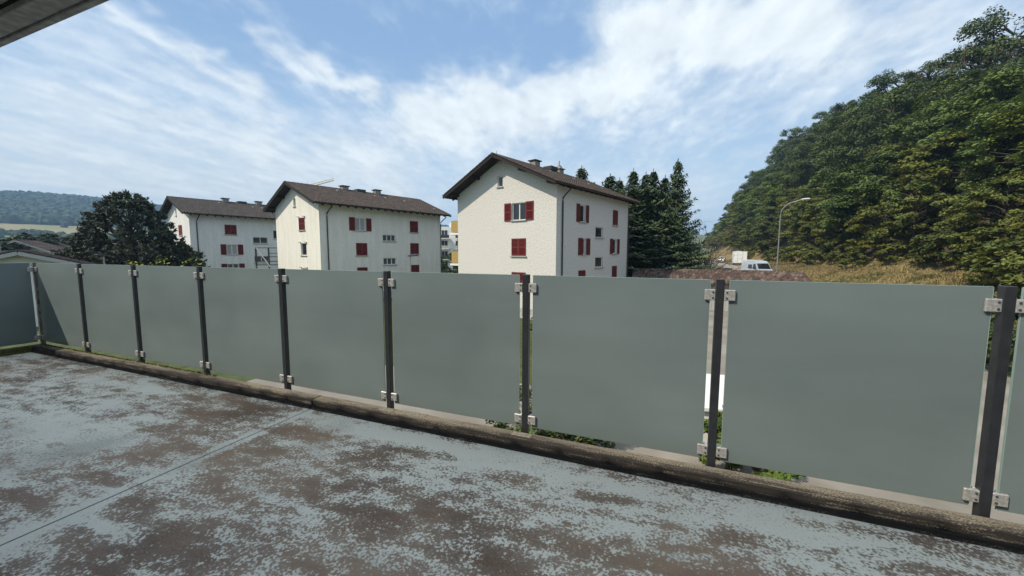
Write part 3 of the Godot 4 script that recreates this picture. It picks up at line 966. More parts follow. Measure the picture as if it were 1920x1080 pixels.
func houses() -> void:
	var brown := [Color(0.075, 0.056, 0.048), Color(0.095, 0.068, 0.055), Color(0.06, 0.048, 0.044), Color(0.085, 0.064, 0.056)]
	var grey := [Color(0.075, 0.066, 0.060), Color(0.09, 0.076, 0.068), Color(0.062, 0.054, 0.05)]
	var red := [M.shutter_red, M.shutter_red]
	var place := func(cx: float, cz: float, th: float, W: float) -> Vector3:
		return Vector3(cx - cos(th) * W / 2, 0, cz - sin(th) * W / 2)
	# nearest house
	var h3 := build_house("white roughcast house with red shutters beside the spruces, pale round cap on its far chimney", place.call(-7.14, -26.62, 0.320, 10.23), -0.320, 10.23, 12.2, 10.06, 12.42, 1.12, 0.63, M.rough_render,
		[[1.03, 2.38, 7.48, 8.79, "open", 2], [1.03, 2.42, 4.79, 6.11, "closed"], [1.05, 2.41, 2.22, 3.53, "closed"], [-0.45, 0.09, 10.17, 11.0, "plain", 1]],
		[[3.21, 4.09, 7.41, 8.71, "open", 1], [8.95, 9.92, 7.50, 8.79, "closed", 1], [5.82, 7.20, 6.30, 7.16, "plain", 1], [3.74, 4.22, 4.89, 6.14, "open", 1], [9.03, 9.92, 4.97, 6.25, "open", 1], [5.87, 7.30, 3.81, 4.68, "plain", 1], [3.16, 4.22, 2.42, 3.66, "closed", 1], [9.04, 9.98, 2.60, 3.87, "closed", 1]],
		red, {"tones": brown, "chimneys": [[4.3, 0.42, 0.0], [8.1, 0.36, 0.0, true]], "hatch": [6.4, 0.2], "vents": [[7.2, 2.2], [8.6, 2.9], [5.0, 1.2], [10.2, 3.4]], "mast": 0.5})
	# its balconies on the far flank
	for y in [3.95, 6.68]:
		var g := Geo.new()
		g.box(Vector3(-5.12 - 0.68, y + 0.0, -2.0), Vector3(1.36, 0.18, 3.5), Basis.IDENTITY, 0.01)
		var bal := obj("balcony_slab", g, M.white_wall, h3)
		g = Geo.new()
		g.box(Vector3(-5.12 - 0.63, y + 0.66, -0.35), Vector3(1.22, 1.02, 0.05))
		g.box(Vector3(-5.12 - 1.24, y + 0.66, -2.0), Vector3(0.05, 1.02, 3.2))
		obj("balcony_panel", g, M.yellow_panel, bal)
	make_shutter(h3, Vector3(-5.12, 0, -0.62), Vector3.RIGHT, -0.72, -0.02, 4.95, 6.2, M.shutter_red, 0.0)
	# middle house
	build_house("cream house between the two whiter ones, its gable window bare of shutters", place.call(-30.33, -27.42, 0.305, 10.33), -0.305, 10.33, 14.74, 9.94, 11.98, 0.9, 0.97, M.smooth_render,
		[[0.77, 2.05, 7.24, 8.47, "closed", 1], [0.90, 2.2, 4.70, 5.93, "bare"], [0.85, 2.15, 2.25, 3.40, "bare"], [-0.39, 0.14, 9.68, 10.52, "plain", 1]],
		[[3.57, 4.72, 7.25, 8.52, "open", 2, true], [10.21, 11.33, 7.36, 8.63, "closed"], [6.69, 8.30, 6.25, 6.94, "plain", 3], [3.59, 4.80, 4.72, 5.98, "closed"], [10.21, 11.39, 4.86, 6.11, "closed"], [6.70, 8.30, 3.69, 4.42, "plain", 3], [3.62, 4.76, 2.25, 3.48, "closed"], [10.25, 11.39, 2.3, 3.59, "closed"]],
		red, {"tones": brown, "chimneys": [[5.3, 0.38, 0.0], [9.35, 0.45, 0.0]], "hatch": [7.2, -0.1], "vents": [[4.0, 1.0], [8.2, 1.4], [9.4, 1.7], [11.8, 2.1], [14.6, 4.2]], "mast": 2.2, "brackets": true})
	# far house
	build_house("greyish white house with red shutters behind the dark pine, farthest of the row of three", place.call(-54.04, -29.68, 0.267, 10.19), -0.267, 10.19, 14.7, 10.02, 12.0, 0.82, 0.94, M.grey_render,
		[[0.55, 1.95, 7.15, 8.45, "closed"], [0.55, 1.95, 4.6, 5.9, "closed"], [-0.5, 0.05, 9.69, 10.6, "plain", 1]],
		[[3.59, 4.90, 7.32, 8.57, "closed"], [3.68, 4.87, 4.71, 6.00, "open", 2, true], [3.67, 4.90, 2.2, 3.48, "open", 2], [6.75, 8.59, 6.22, 7.08, "plain", 2], [6.80, 8.59, 3.63, 4.48, "plain", 2], [9.32, 10.3, 6.92, 8.12, "plain", 1], [10.2, 11.4, 4.7, 5.95, "closed"]],
		[M.shutter_pale, M.shutter_red], {"tones": grey, "chimneys": [[5.4, 0.45, 0.0], [9.55, 0.45, 0.0]], "hatch": [7.4, -0.1], "vents": [[4.4, 1.0], [8.2, 1.6], [9.3, 1.8], [10.2, 2.0]], "mast": 0.6})

func gy(x: float, z: float) -> float:
	var ramp := 2.6 * sstep(-40.0, -88.0, z) * sstep(-10.0, 5.0, x)
	var bank := sstep(13.5, 22.5, x) * sstep(10.0, -12.0, z)
	var y := lerpf(ramp, maxf(3.25, ramp + 0.75), bank)
	if x > 22.0:
		var k := lerpf(0.58, 1.28, sstep(-45.0, -150.0, z)) * sstep(45.0, -20.0, z) * sstep(-310.0, -205.0, z)
		y += k * (minf(x, 52.0) - 22.0) - maxf(0.0, x - 60.0) * 0.3
	return y

func grid(xs: Array, zs: Array, height: Callable, tint: Callable) -> Geo:
	var g := Geo.new()
	var nx := xs.size()
	for z in zs:
		for x in xs:
			var e := 0.5
			var hx: float = height.call(x + e, z) - height.call(x - e, z)
			var hz: float = height.call(x, z + e) - height.call(x, z - e)
			g.col = tint.call(x, z)
			g.vert(Vector3(x, height.call(x, z), z), Vector3(-hx, 2 * e, -hz).normalized())
	for j in zs.size() - 1:
		for i in nx - 1:
			var a := j * nx + i
			# zs run away from the viewer
			g.ix.append_array([a, a + nx, a + 1, a + 1, a + nx, a + nx + 1])
	return g

func steps(a: float, b: float, d: float) -> Array:
	var r := []
	var n := int(ceil(absf(b - a) / d))
	for i in n + 1: r.append(lerpf(a, b, float(i) / n))
	return r

func setting() -> void:
	var f := noise(0.05, 41, 4)
	var f2 := noise(0.4, 42, 3)
	var tint := func(x: float, z: float) -> Color:
		var n := f.get_noise_2d(x, z) + 0.4 * f2.get_noise_2d(x, z)
		var lawn := Color(0.075, 0.115, 0.028).lerp(Color(0.13, 0.14, 0.04), clampf(0.5 + n, 0, 1))
		var dry := Color(0.42, 0.29, 0.11).lerp(Color(0.30, 0.24, 0.09), clampf(0.5 + n * 1.4, 0, 1))
		var wood := Color(0.10, 0.075, 0.045)
		var c := lawn.lerp(dry, sstep(11.0, 15.5, x + n * 2.0) * sstep(-22.0, -34.0, z + n * 6.0))
		c = c.lerp(Color(0.24, 0.20, 0.12), sstep(-30.0, -50.0, z) * sstep(-10, 6, x) * (1.0 - sstep(11.0, 15.5, x)) * 0.8)
		return c.lerp(wood, sstep(23.5, 26.0, x + n * 2.5))
	var xs := steps(-900, -120, 60) + steps(-112, -20, 8) + steps(-16, 12, 4) + steps(13, 64, 1.0) + steps(70, 240, 17)
	var zs := steps(120, 12, 12) + steps(8, -28, 4) + steps(-30, -100, 2.0) + steps(-106, -280, 6) + steps(-300, -900, 60)
	struct("ground", grid(xs, zs, gy, tint), M.ground_cover)
	# yard between the balcony and the garages
	var g := Geo.new()
	for q in [[-14.9, -3.0, 15.0, -13.5], [-3.2, -13.5, 15.0, -37.4]]:
		g.box(Vector3((q[0] + q[2]) / 2, -0.012, (q[1] + q[3]) / 2), Vector3(q[2] - q[0], 0.04, q[1] - q[3]))
	struct("yard_pavement", g, M.asphalt)
	# road up the slope behind the garages, laid over the ground
	g = Geo.new()
	var zz := steps(-43, -230, 2.5)
	for i in zz.size() - 1:
		for j in 4:
			var p := []
			for e in [[j, i], [j + 1, i], [j + 1, i + 1], [j, i + 1]]:
				var z: float = zz[e[1]]
				var x: float = 8.0 + e[0] * 2.0 - maxf(0.0, -z - 120.0) * 0.06
				p.append(Vector3(x, gy(x, z) + 0.03, z))
			g.quad(p[0], p[1], p[2], p[3])
	struct("road", g, M.gravel_road)
	# dry grass on the bank
	var blade := Geo.new()
	for i in 7:
		var a := rnd(0, TAU)
		var lean := Vector3(cos(a), 0, sin(a)) * rnd(0.05, 0.22)
		var sd := Vector3(sin(a), 0, -cos(a)) * 0.011
		var b0 := Vector3(rnd(-0.1, 0.1), 0, rnd(-0.1, 0.1))
		var h := rnd(0.12, 0.32)
		blade.leaf(b0 - sd, b0 + sd, b0 + lean + Vector3(0, h, 0) + sd * 0.4, b0 + lean + Vector3(0, h, 0) - sd * 0.4, Vector3(lean.x, 0.6, lean.z).normalized())
	var xf := []; var cl := []
	for i in 42000:
		var z := -24.0 - pow(rng.randf(), 1.3) * 105.0
		var x := rnd(13.2, 25.0)
		var n := f.get_noise_2d(x * 3.0, z * 3.0)
		if x < 16.2 and z < -43.0 and n < 0.1: continue
		xf.append(Transform3D(Basis(Vector3.UP, rnd(0, TAU)).scaled(Vector3(1, 0.75, 1) * rnd(0.45, 1.15)), Vector3(x, gy(x, z) - 0.02, z)))
		var green := sstep(0.1, 0.45, n + rnd(-0.15, 0.15)) + sstep(-46.0, -33.0, z) * 0.75
		cl.append(Color(0.70, 0.55, 0.27).lerp(Color(0.54, 0.42, 0.20), rng.randf()).lerp(Color(0.13, 0.16, 0.04), clampf(green, 0.0, 1.0)))
	var gr := many("dry_grass", blade.mesh(), M.leaf, xf, cl)
	tag(gr, "dry straw coloured grass on the bank below the wooded slope", "grass")

func outbuildings() -> void:
	# row of garages with a tiled roof
	var t := thing("garage_row", "long low garage row with red brown tiled roof across the yard", "garage", Vector3(4.25, 0, -37.6), 0.0)
	var L := 13.4
	var g := Geo.new()
	var holes := []
	for i in 5: holes.append([-6.4 + i * 2.58, -6.4 + i * 2.58 + 2.35, 0.02, 2.1])
	wall_face(g, Vector3.ZERO, Vector3.RIGHT, -L / 2, L / 2, 0.0, [[-L / 2, 2.32], [L / 2, 2.32]], holes, 0.2)
	g.box(Vector3(0, 1.16, -2.9), Vector3(L, 2.32, 5.3))
	obj("wall", g, M.plain_render, t)
	for h in holes:
		g = Geo.new()
		var n := 9
		for k in n:
			g.box(Vector3(h[0] + 2.35 * (k + 0.5) / n, 1.06, -0.16), Vector3(2.35 / n - 0.012, 2.06, 0.03), Basis.IDENTITY, 0.006)
		obj("garage_door", g, M.old_paint_wood, t)
	g = Geo.new()
	var pr := PackedVector2Array([Vector2(0.62, 2.36), Vector2(-2.7, 3.36), Vector2(-6.1, 2.36), Vector2(-6.1, 2.26), Vector2(-2.7, 3.24), Vector2(0.62, 2.26)])
	g.prism(pr, -L / 2 - 0.3, L / 2 + 0.3, Vector3.ZERO, Vector3.BACK, Vector3.UP, Vector3.LEFT)
	var roof := obj("roof", g, M.roof_wood, t)
	var tones := [Color(0.150, 0.088, 0.062), Color(0.110, 0.070, 0.052), Color(0.185, 0.120, 0.085), Color(0.085, 0.060, 0.048), Color(0.24, 0.175, 0.130)]
	tile_slope(roof, Vector3(-L / 2 - 0.32, 2.37, 0.66), Vector3(L / 2 + 0.32, 2.37, 0.66), Vector3(-L / 2 - 0.32, 3.38, -2.7), 0.27, 0.36, tones)
	tile_slope(roof, Vector3(-L / 2 - 0.32, 2.37, -6.14), Vector3(L / 2 + 0.32, 2.37, -6.14), Vector3(-L / 2 - 0.32, 3.38, -2.7), 0.27, 0.36, tones)
	var rg := Geo.new()
	for i in 36:
		rg.col = tones[rng.randi() % 5]
		rg.tube([Vector3(-L / 2 - 0.3 + i * 0.389, 3.40, -2.7), Vector3(-L / 2 + 0.1 + i * 0.389, 3.41, -2.7)], [0.10, 0.115], 8)
	obj("ridge_tiles", rg, M.roof_tile, roof).set_meta("kind", "stuff")
	g = Geo.new()
	g.tube([Vector3(-L / 2 - 0.3, 2.30, 0.72), Vector3(L / 2 + 0.3, 2.30, 0.72)], [0.07, 0.07], 8)
	obj("gutter", g, M.gutter_brown, t)
	# lean-to roof beyond the garages
	var s := thing("lean_to_shed", "small open shed with dark sloping roof behind the garage row", "shed", Vector3(6.0, gy(6.0, -55.0), -55.0), 0.35)
	g = Geo.new()
	g.prism(PackedVector2Array([Vector2(-1.6, 1.75), Vector2(1.6, 2.45), Vector2(1.6, 2.58), Vector2(-1.6, 1.88)]), -1.3, 1.3)
	obj("roof", g, M.roof_deck, s)
	for x in [-1.4, 1.4]:
		for z in [-1.1, 1.1]:
			g = Geo.new()
			g.box(Vector3(x, 0.9 + x * 0.12, z), Vector3(0.1, 1.9 + x * 0.28, 0.1))
			obj("post", g, M.roof_wood, s)
	g = Geo.new()
	g.box(Vector3(0, 0.95, -1.2), Vector3(3.0, 1.7, 0.06))
	obj("rear_wall", g, M.roof_wood, s)
	# white flat-topped box with plants, below the railing
	var w := thing("bin_shelter", "low white flat roofed bin shelter in the yard below the balcony", "shelter", Vector3(1.75, 0, -11.6), 0.12)
	g = Geo.new()
	g.box(Vector3(0, 0.60, 0), Vector3(1.9, 1.2, 2.7), Basis.IDENTITY, 0.02)
	obj("body", g, M.white_wall, w)
	g = Geo.new()
	g.box(Vector3(0, 1.25, 0), Vector3(2.1, 0.10, 2.9), Basis.IDENTITY, 0.01)
	obj("flat_roof", g, M.white_wall, w)
	g = Geo.new()
	g.box(Vector3(0.0, 0.62, 1.365), Vector3(1.5, 1.0, 0.03), Basis.IDENTITY, 0.005)
	obj("door", g, M.pale_metal, w)
	near_house()

func gable_house(called: String, label: String, at: Vector3, turn: float, W: float, L: float, eave: float, ridge: float, wall_m: Material, tones: Array, detail := 1) -> Node3D:
	var t := thing(called, label, "house", at, turn)
	var hw := W / 2
	var g := Geo.new()
	wall_face(g, Vector3.ZERO, Vector3.RIGHT, -hw, hw, 0.0, [[-hw, eave], [0.0, ridge - 0.1], [hw, eave]], [])
	wall_face(g, Vector3(hw, 0, 0), Vector3.FORWARD, 0, L, 0.0, [[0.0, eave], [L, eave]], [])
	wall_face(g, Vector3(-hw, 0, -L), Vector3.BACK, 0, L, 0.0, [[0.0, eave], [L, eave]], [])
	wall_face(g, Vector3(0, 0, -L), Vector3.LEFT, -hw, hw, 0.0, [[-hw, eave], [0.0, ridge - 0.1], [hw, eave]], [])
	obj("wall", g, wall_m, t)
	var sl := (ridge - eave) / hw
	var ov := 0.6
	var xe := hw + ov
	var ye := eave - sl * ov
	g = Geo.new()
	g.prism(PackedVector2Array([Vector2(xe, ye), Vector2(xe, ye + 0.16), Vector2(0, ridge + 0.16), Vector2(-xe, ye + 0.16), Vector2(-xe, ye), Vector2(0, ridge)]), -L - ov, ov)
	var roof := obj("roof", g, M.roof_wood, t)
	for s in [-1.0, 1.0]:
		tile_slope(roof, Vector3(xe * s, ye + 0.15, ov), Vector3(xe * s, ye + 0.15, -L - ov), Vector3(0, ridge + 0.16, ov), 0.34 * detail, 0.42 * detail, tones)
	for s in [-1.0, 1.0]:
		g = Geo.new()
		var d := Vector3(xe * s, ye - ridge, 0)
		g.box(Vector3(xe * s / 2, (ye + ridge) / 2 + 0.05, ov + 0.03), Vector3(d.length(), 0.24, 0.05), Basis(Vector3.BACK, atan2(d.y, d.x)))
		obj("verge_board", g, M.old_paint_wood if detail == 1 else M.stone_sill, roof)
	for k in 2:
		for j in 2:
			make_window(t, Vector3.ZERO, Vector3.RIGHT, [-hw * 0.6 + k * hw * 0.8, -hw * 0.6 + k * hw * 0.8 + 1.1, 0.9 + j * 2.6, 2.1 + j * 2.6], 2, true, -0.04) if 2.1 + j * 2.6 < eave + 0.2 else null
			make_window(t, Vector3(hw, 0, 0), Vector3.FORWARD, [L * (0.2 + 0.45 * k), L * (0.2 + 0.45 * k) + 1.1, 0.9 + j * 2.6, 2.1 + j * 2.6], 2, true, -0.04) if 2.1 + j * 2.6 < eave else null
	return t

func near_house() -> void:
	var dark := [Color(0.07, 0.055, 0.05), Color(0.09, 0.065, 0.055)]
	var red := [Color(0.17, 0.085, 0.065), Color(0.13, 0.07, 0.06)]
	var h := gable_house("bungalow", "low bungalow with white gable just beyond the corner of the balcony", Vector3(-39.1, 0, -11.6), 1.22, 6.4, 9.0, 3.85, 4.85, M.white_wall, dark)
	h.get_node("wall").set_meta("label", "white gable wall")
	var g := Geo.new()
	g.tube([Vector3(-1.3, 4.4, -6), Vector3(-1.3, 5.75, -6)], [0.16, 0.14], 8)
	obj("flue", g, M.pale_metal, h)
	gable_house("brown_roofed_house", "house with brown roof behind the white gabled bungalow", Vector3(-62, 0, -14.5), 1.9, 8.0, 11.0, 4.2, 5.7, M.plain_render, dark)
	gable_house("red_roofed_house", "house with red tiled roof at the foot of the dark pine", Vector3(-55.0, 0, -20.5), 1.25, 7.0, 8.0, 3.3, 4.75, M.plain_render, red)
	gable_house("village_house", "pale house with wide gable in front of the lawn", Vector3(-94, 0, -28), 0.75, 9.0, 10.0, 4.6, 6.6, M.smooth_render, dark, 2)
	gable_house("village_house", "white house with grey roof beside the dark pine", Vector3(-92, 0, -37), 0.6, 8.0, 9.0, 4.2, 6.2, M.white_wall, dark, 2)
	gable_house("village_house", "house half hidden by dark trees at the valley edge", Vector3(-118, 0, -20), 1.2, 9.0, 10.0, 5.0, 8.0, M.plain_render, dark, 2)
	# apartment block seen in the gap between two houses
	var t := thing("apartment_block", "distant white apartment block with grey balconies in the gap between houses", "building", Vector3(-57.0, 0, -97.0), 0.0)
	t.rotation.y = 0.35
	g = Geo.new()
	g.box(Vector3(0, 6.2, -6), Vector3(26, 12.4, 12), Basis.IDENTITY, 0.05)
	g.box(Vector3(3, 13.0, -6), Vector3(8, 1.6, 7))
	obj("wall", g, M.white_wall, t)
	for j in 4:
		for i in 4:
			var x := -9.6 + i * 6.4
			var o := Vector3(0, 0, 0.02)
			make_window(t, o, Vector3.RIGHT, [x - 2.0, x - 0.2, 0.9 + j * 3.0, 2.5 + j * 3.0], 2, false, -0.03)
			make_window(t, o, Vector3.RIGHT, [x + 0.4, x + 2.2, 0.3 + j * 3.0, 2.5 + j * 3.0], 2, false, -0.03)
			g = Geo.new()
			g.box(Vector3(x + 0.6, 0.1 + j * 3.0, 0.85), Vector3(4.6, 0.16, 1.5))
			var sl := obj("balcony_slab", g, M.white_wall, t)
			g = Geo.new()
			g.box(Vector3(x + 0.6, 0.62 + j * 3.0, 1.55), Vector3(4.6, 0.85, 0.06))
			obj("balcony_front", g, M.dark_metal if j % 2 else M.old_paint_wood, sl)

# A closed body whose half width depends on height: outline in (z, y), front at +z
func shell(poly: PackedVector2Array, half: Callable) -> Geo:
	var g := Geo.new()
	var n := poly.size()
	var p := func(q: Vector2, s: float) -> Vector3: return Vector3(half.call(q.x, q.y) * s, q.y, q.x)
	for i in n:
		var a := poly[i]; var b := poly[(i + 1) % n]
		# outline counter-clockwise seen from +x with z to the left: run it so that faces look out
		g.quad(p.call(a, -1.0), p.call(a, 1.0), p.call(b, 1.0), p.call(b, -1.0))
	var t := Geometry2D.triangulate_polygon(poly)
	for k in range(0, t.size(), 3):
		var a := poly[t[k]]; var b := poly[t[k + 1]]; var c := poly[t[k + 2]]
		if (b - a).cross(c - a) > 0:
			var s := b; b = c; c = s
		g.tri(p.call(a, 1.0), p.call(b, 1.0), p.call(c, 1.0))
		g.tri(p.call(a, -1.0), p.call(c, -1.0), p.call(b, -1.0))
	return g

func wheels(t: Node3D, zs: Array, x: float, r: float) -> void:
	for z in zs:
		for s in [-1.0, 1.0]:
			var g := Geo.new()
			g.tube([Vector3(s * (x - 0.2), r, z), Vector3(s * (x - 0.03), r, z), Vector3(s * x, r, z)], [r, r, r * 0.9], 18)
			var w := obj("wheel", g, M.tyre, t)
			g = Geo.new()
			g.tube([Vector3(s * (x - 0.02), r, z), Vector3(s * (x + 0.012), r, z)], [r * 0.62, r * 0.55], 14)
			obj("rim", g, M.pale_metal, w)

func vehicles() -> void:
	# the van, nose towards us
	var t := thing("camper_van", "silver blue high roofed panel van facing the garages beside the street lamp", "van", Vector3(12.9, gy(12.9, -66.3) + 0.03, -66.3), 0.30)
	var body := PackedVector2Array([Vector2(2.75, 0.35), Vector2(2.82, 0.75), Vector2(2.70, 1.05), Vector2(1.95, 1.25), Vector2(1.15, 2.18), Vector2(0.75, 2.42), Vector2(-2.7, 2.45), Vector2(-2.8, 2.2), Vector2(-2.8, 0.35)])
	var half := func(z: float, y: float) -> float: return (0.98 - maxf(0.0, y - 1.1) * 0.13) * (1.0 - 0.10 * sstep(1.6, 2.8, z))
	obj("body", shell(body, half), M.van_paint, t)
	var g := Geo.new()
	g.quad(Vector3(-0.86, 1.30, 1.925), Vector3(0.86, 1.30, 1.925), Vector3(0.78, 2.08, 1.255), Vector3(-0.78, 2.08, 1.255))
	obj("windscreen", g, M.car_glass, t)
	for s in [-1.0, 1.0]:
		g = Geo.new()
		var q := [Vector3(0.968, 1.28, 1.5), Vector3(0.968, 1.28, 0.55), Vector3(0.872, 2.0, 0.55), Vector3(0.872, 2.0, 1.10)]
		if s > 0: g.quad(q[0], q[1], q[2], q[3])
		else: g.quad(Vector3(-q[3].x, q[3].y, q[3].z), Vector3(-q[2].x, q[2].y, q[2].z), Vector3(-q[1].x, q[1].y, q[1].z), Vector3(-q[0].x, q[0].y, q[0].z))
		obj("door_window", g, M.car_glass, t)
		g = Geo.new()
		g.box(Vector3(s * 0.93, 1.62, -0.25), Vector3(0.03, 0.55, 0.95), Basis(Vector3.BACK, s * 0.13))
		obj("side_window", g, M.car_glass, t)
		g = Geo.new()
		g.box(Vector3(s * 1.10, 1.45, 1.5), Vector3(0.2, 0.34, 0.12), Basis.IDENTITY, 0.03)
		obj("mirror", g, M.trim, t)
		g = Geo.new()
		g.box(Vector3(s * 0.70, 0.92, 2.74), Vector3(0.34, 0.22, 0.12), Basis.IDENTITY, 0.03)
		obj("headlight", g, M.lens, t)
	g = Geo.new()
	g.box(Vector3(0, 0.86, 2.775), Vector3(0.9, 0.2, 0.06), Basis.IDENTITY, 0.02)
	obj("grille", g, M.trim, t)
	g = Geo.new()
	g.box(Vector3(0, 0.42, 2.80), Vector3(1.75, 0.26, 0.14), Basis.IDENTITY, 0.04)
	obj("bumper", g, M.trim, t)
	g = Geo.new()
	g.box(Vector3(0, 2.50, -0.9), Vector3(1.25, 0.09, 2.6), Basis.IDENTITY, 0.03)
	obj("roof_rack", g, M.white_paint, t)
	wheels(t, [1.75, -1.65], 0.98, 0.34)
	# white box trailer
	t = thing("box_trailer", "white box trailer with outlined rear door parked on the gravel road", "trailer", Vector3(14.2, gy(14.2, -88.6) + 0.03, -88.6), -0.09)
	g = Geo.new()
	g.box(Vector3(0, 1.62, -2.2), Vector3(2.35, 2.3, 4.4), Basis.IDENTITY, 0.03)
	obj("body", g, M.white_paint, t)
	for q in [[Vector3(-0.45, 1.65, 0.012), Vector3(0.03, 2.0, 0.02)], [Vector3(0.45, 1.65, 0.012), Vector3(0.03, 2.0, 0.02)], [Vector3(0, 2.1, 0.012), Vector3(0.87, 0.03, 0.02)], [Vector3(0, 1.35, 0.012), Vector3(0.87, 0.03, 0.02)]]:
		g = Geo.new()
		g.box(q[0], q[1])
		obj("door_bar", g, M.galvanised, t)
	g = Geo.new()
	g.box(Vector3(-0.2, 2.83, -2.0), Vector3(0.9, 0.12, 1.6), Basis.IDENTITY, 0.03)
	obj("roof_hatch", g, M.pale_metal, t)
	wheels(t, [-1.9, -2.7], 1.1, 0.33)
	g = Geo.new()
	g.box(Vector3(0, 0.42, -2.2), Vector3(1.9, 0.14, 4.3))
	obj("chassis", g, M.trim, t)
	# white car
	t = thing("parked_car", "white car parked farther up the road beside the box trailer", "car", Vector3(14.6, gy(14.6, -118.7) + 0.03, -118.7), -0.25)
	var cb := PackedVector2Array([Vector2(2.1, 0.3), Vector2(2.15, 0.62), Vector2(2.0, 0.80), Vector2(1.0, 0.95), Vector2(0.35, 1.42), Vector2(-1.1, 1.46), Vector2(-1.75, 1.02), Vector2(-2.1, 0.95), Vector2(-2.15, 0.3)])
	obj("body", shell(cb, func(z: float, y: float) -> float: return (0.88 - maxf(0.0, y - 0.9) * 0.42) * (1.0 - 0.12 * sstep(1.2, 2.2, z))), M.white_paint, t)
	g = Geo.new()
	g.quad(Vector3(-0.74, 1.0, 0.955), Vector3(0.74, 1.0, 0.955), Vector3(0.60, 1.36, 0.455), Vector3(-0.60, 1.36, 0.455))
	obj("windscreen", g, M.car_glass, t)
	for s in [-1.0, 1.0]:
		g = Geo.new()
		g.box(Vector3(s * 0.775, 1.16, -0.35), Vector3(0.02, 0.32, 1.6), Basis(Vector3.BACK, s * 0.40))
		obj("side_window", g, M.car_glass, t)
		g = Geo.new()
		g.box(Vector3(s * 0.58, 0.68, 2.08), Vector3(0.34, 0.14, 0.1), Basis.IDENTITY, 0.03)
		obj("headlight", g, M.lens, t)
	g = Geo.new()
	g.box(Vector3(0, 0.45, 2.14), Vector3(1.1, 0.24, 0.05), Basis.IDENTITY, 0.02)
	obj("grille", g, M.trim, t)
	wheels(t, [1.35, -1.3], 0.88, 0.31)

func lamp(label: String, at: Vector3, turn: float, height: float, reach: float, group: String) -> void:
	var t := thing("street_lamp", label, "street lamp", at, turn, group)
	var g := Geo.new()
	var pts := [Vector3(0, 0, 0), Vector3(0, height * 0.4, 0), Vector3(0, height - 1.5, 0)]
	var rad := [0.085, 0.075, 0.055]
	for k in 7:
		var a := (PI / 2) * (k + 1) / 7.0 * 0.94
		pts.append(Vector3(1.3 * (1 - cos(a)), height - 1.5 + 1.35 * sin(a), 0))
		rad.append(0.05)
	pts.append(Vector3(reach, height + 0.02, 0)); rad.append(0.04)
	g.tube(pts, rad, 10)
	obj("pole", g, M.galvanised, t)
	g = Geo.new()
	g.tube([Vector3(reach - 0.05, height + 0.03, 0), Vector3(reach + 0.1, height + 0.04, 0), Vector3(reach + 0.6, height + 0.05, 0), Vector3(reach + 0.72, height + 0.04, 0)], [0.05, 0.10, 0.10, 0.05], 8)
	obj("lamp_head", g, M.pale_metal, t)
	g = Geo.new()
	g.box(Vector3(0, 0.12, 0), Vector3(0.3, 0.24, 0.3), Basis.IDENTITY, 0.02)
	obj("footing", g, M.plain_render, t)

func post_lamp(label: String, at: Vector3, turn: float, h: float) -> void:
	var t := thing("path_lamp", label, "lamp", at, turn)
	var g := Geo.new()
	g.tube([Vector3.ZERO, Vector3(0, h, 0)], [0.06, 0.045], 8)
	obj("pole", g, M.galvanised, t)
	g = Geo.new()
	g.box(Vector3(0.28, h + 0.06, 0), Vector3(0.95, 0.10, 0.26), Basis(Vector3.BACK, 0.05), 0.03)
	obj("lamp_head", g, M.dark_metal, t)

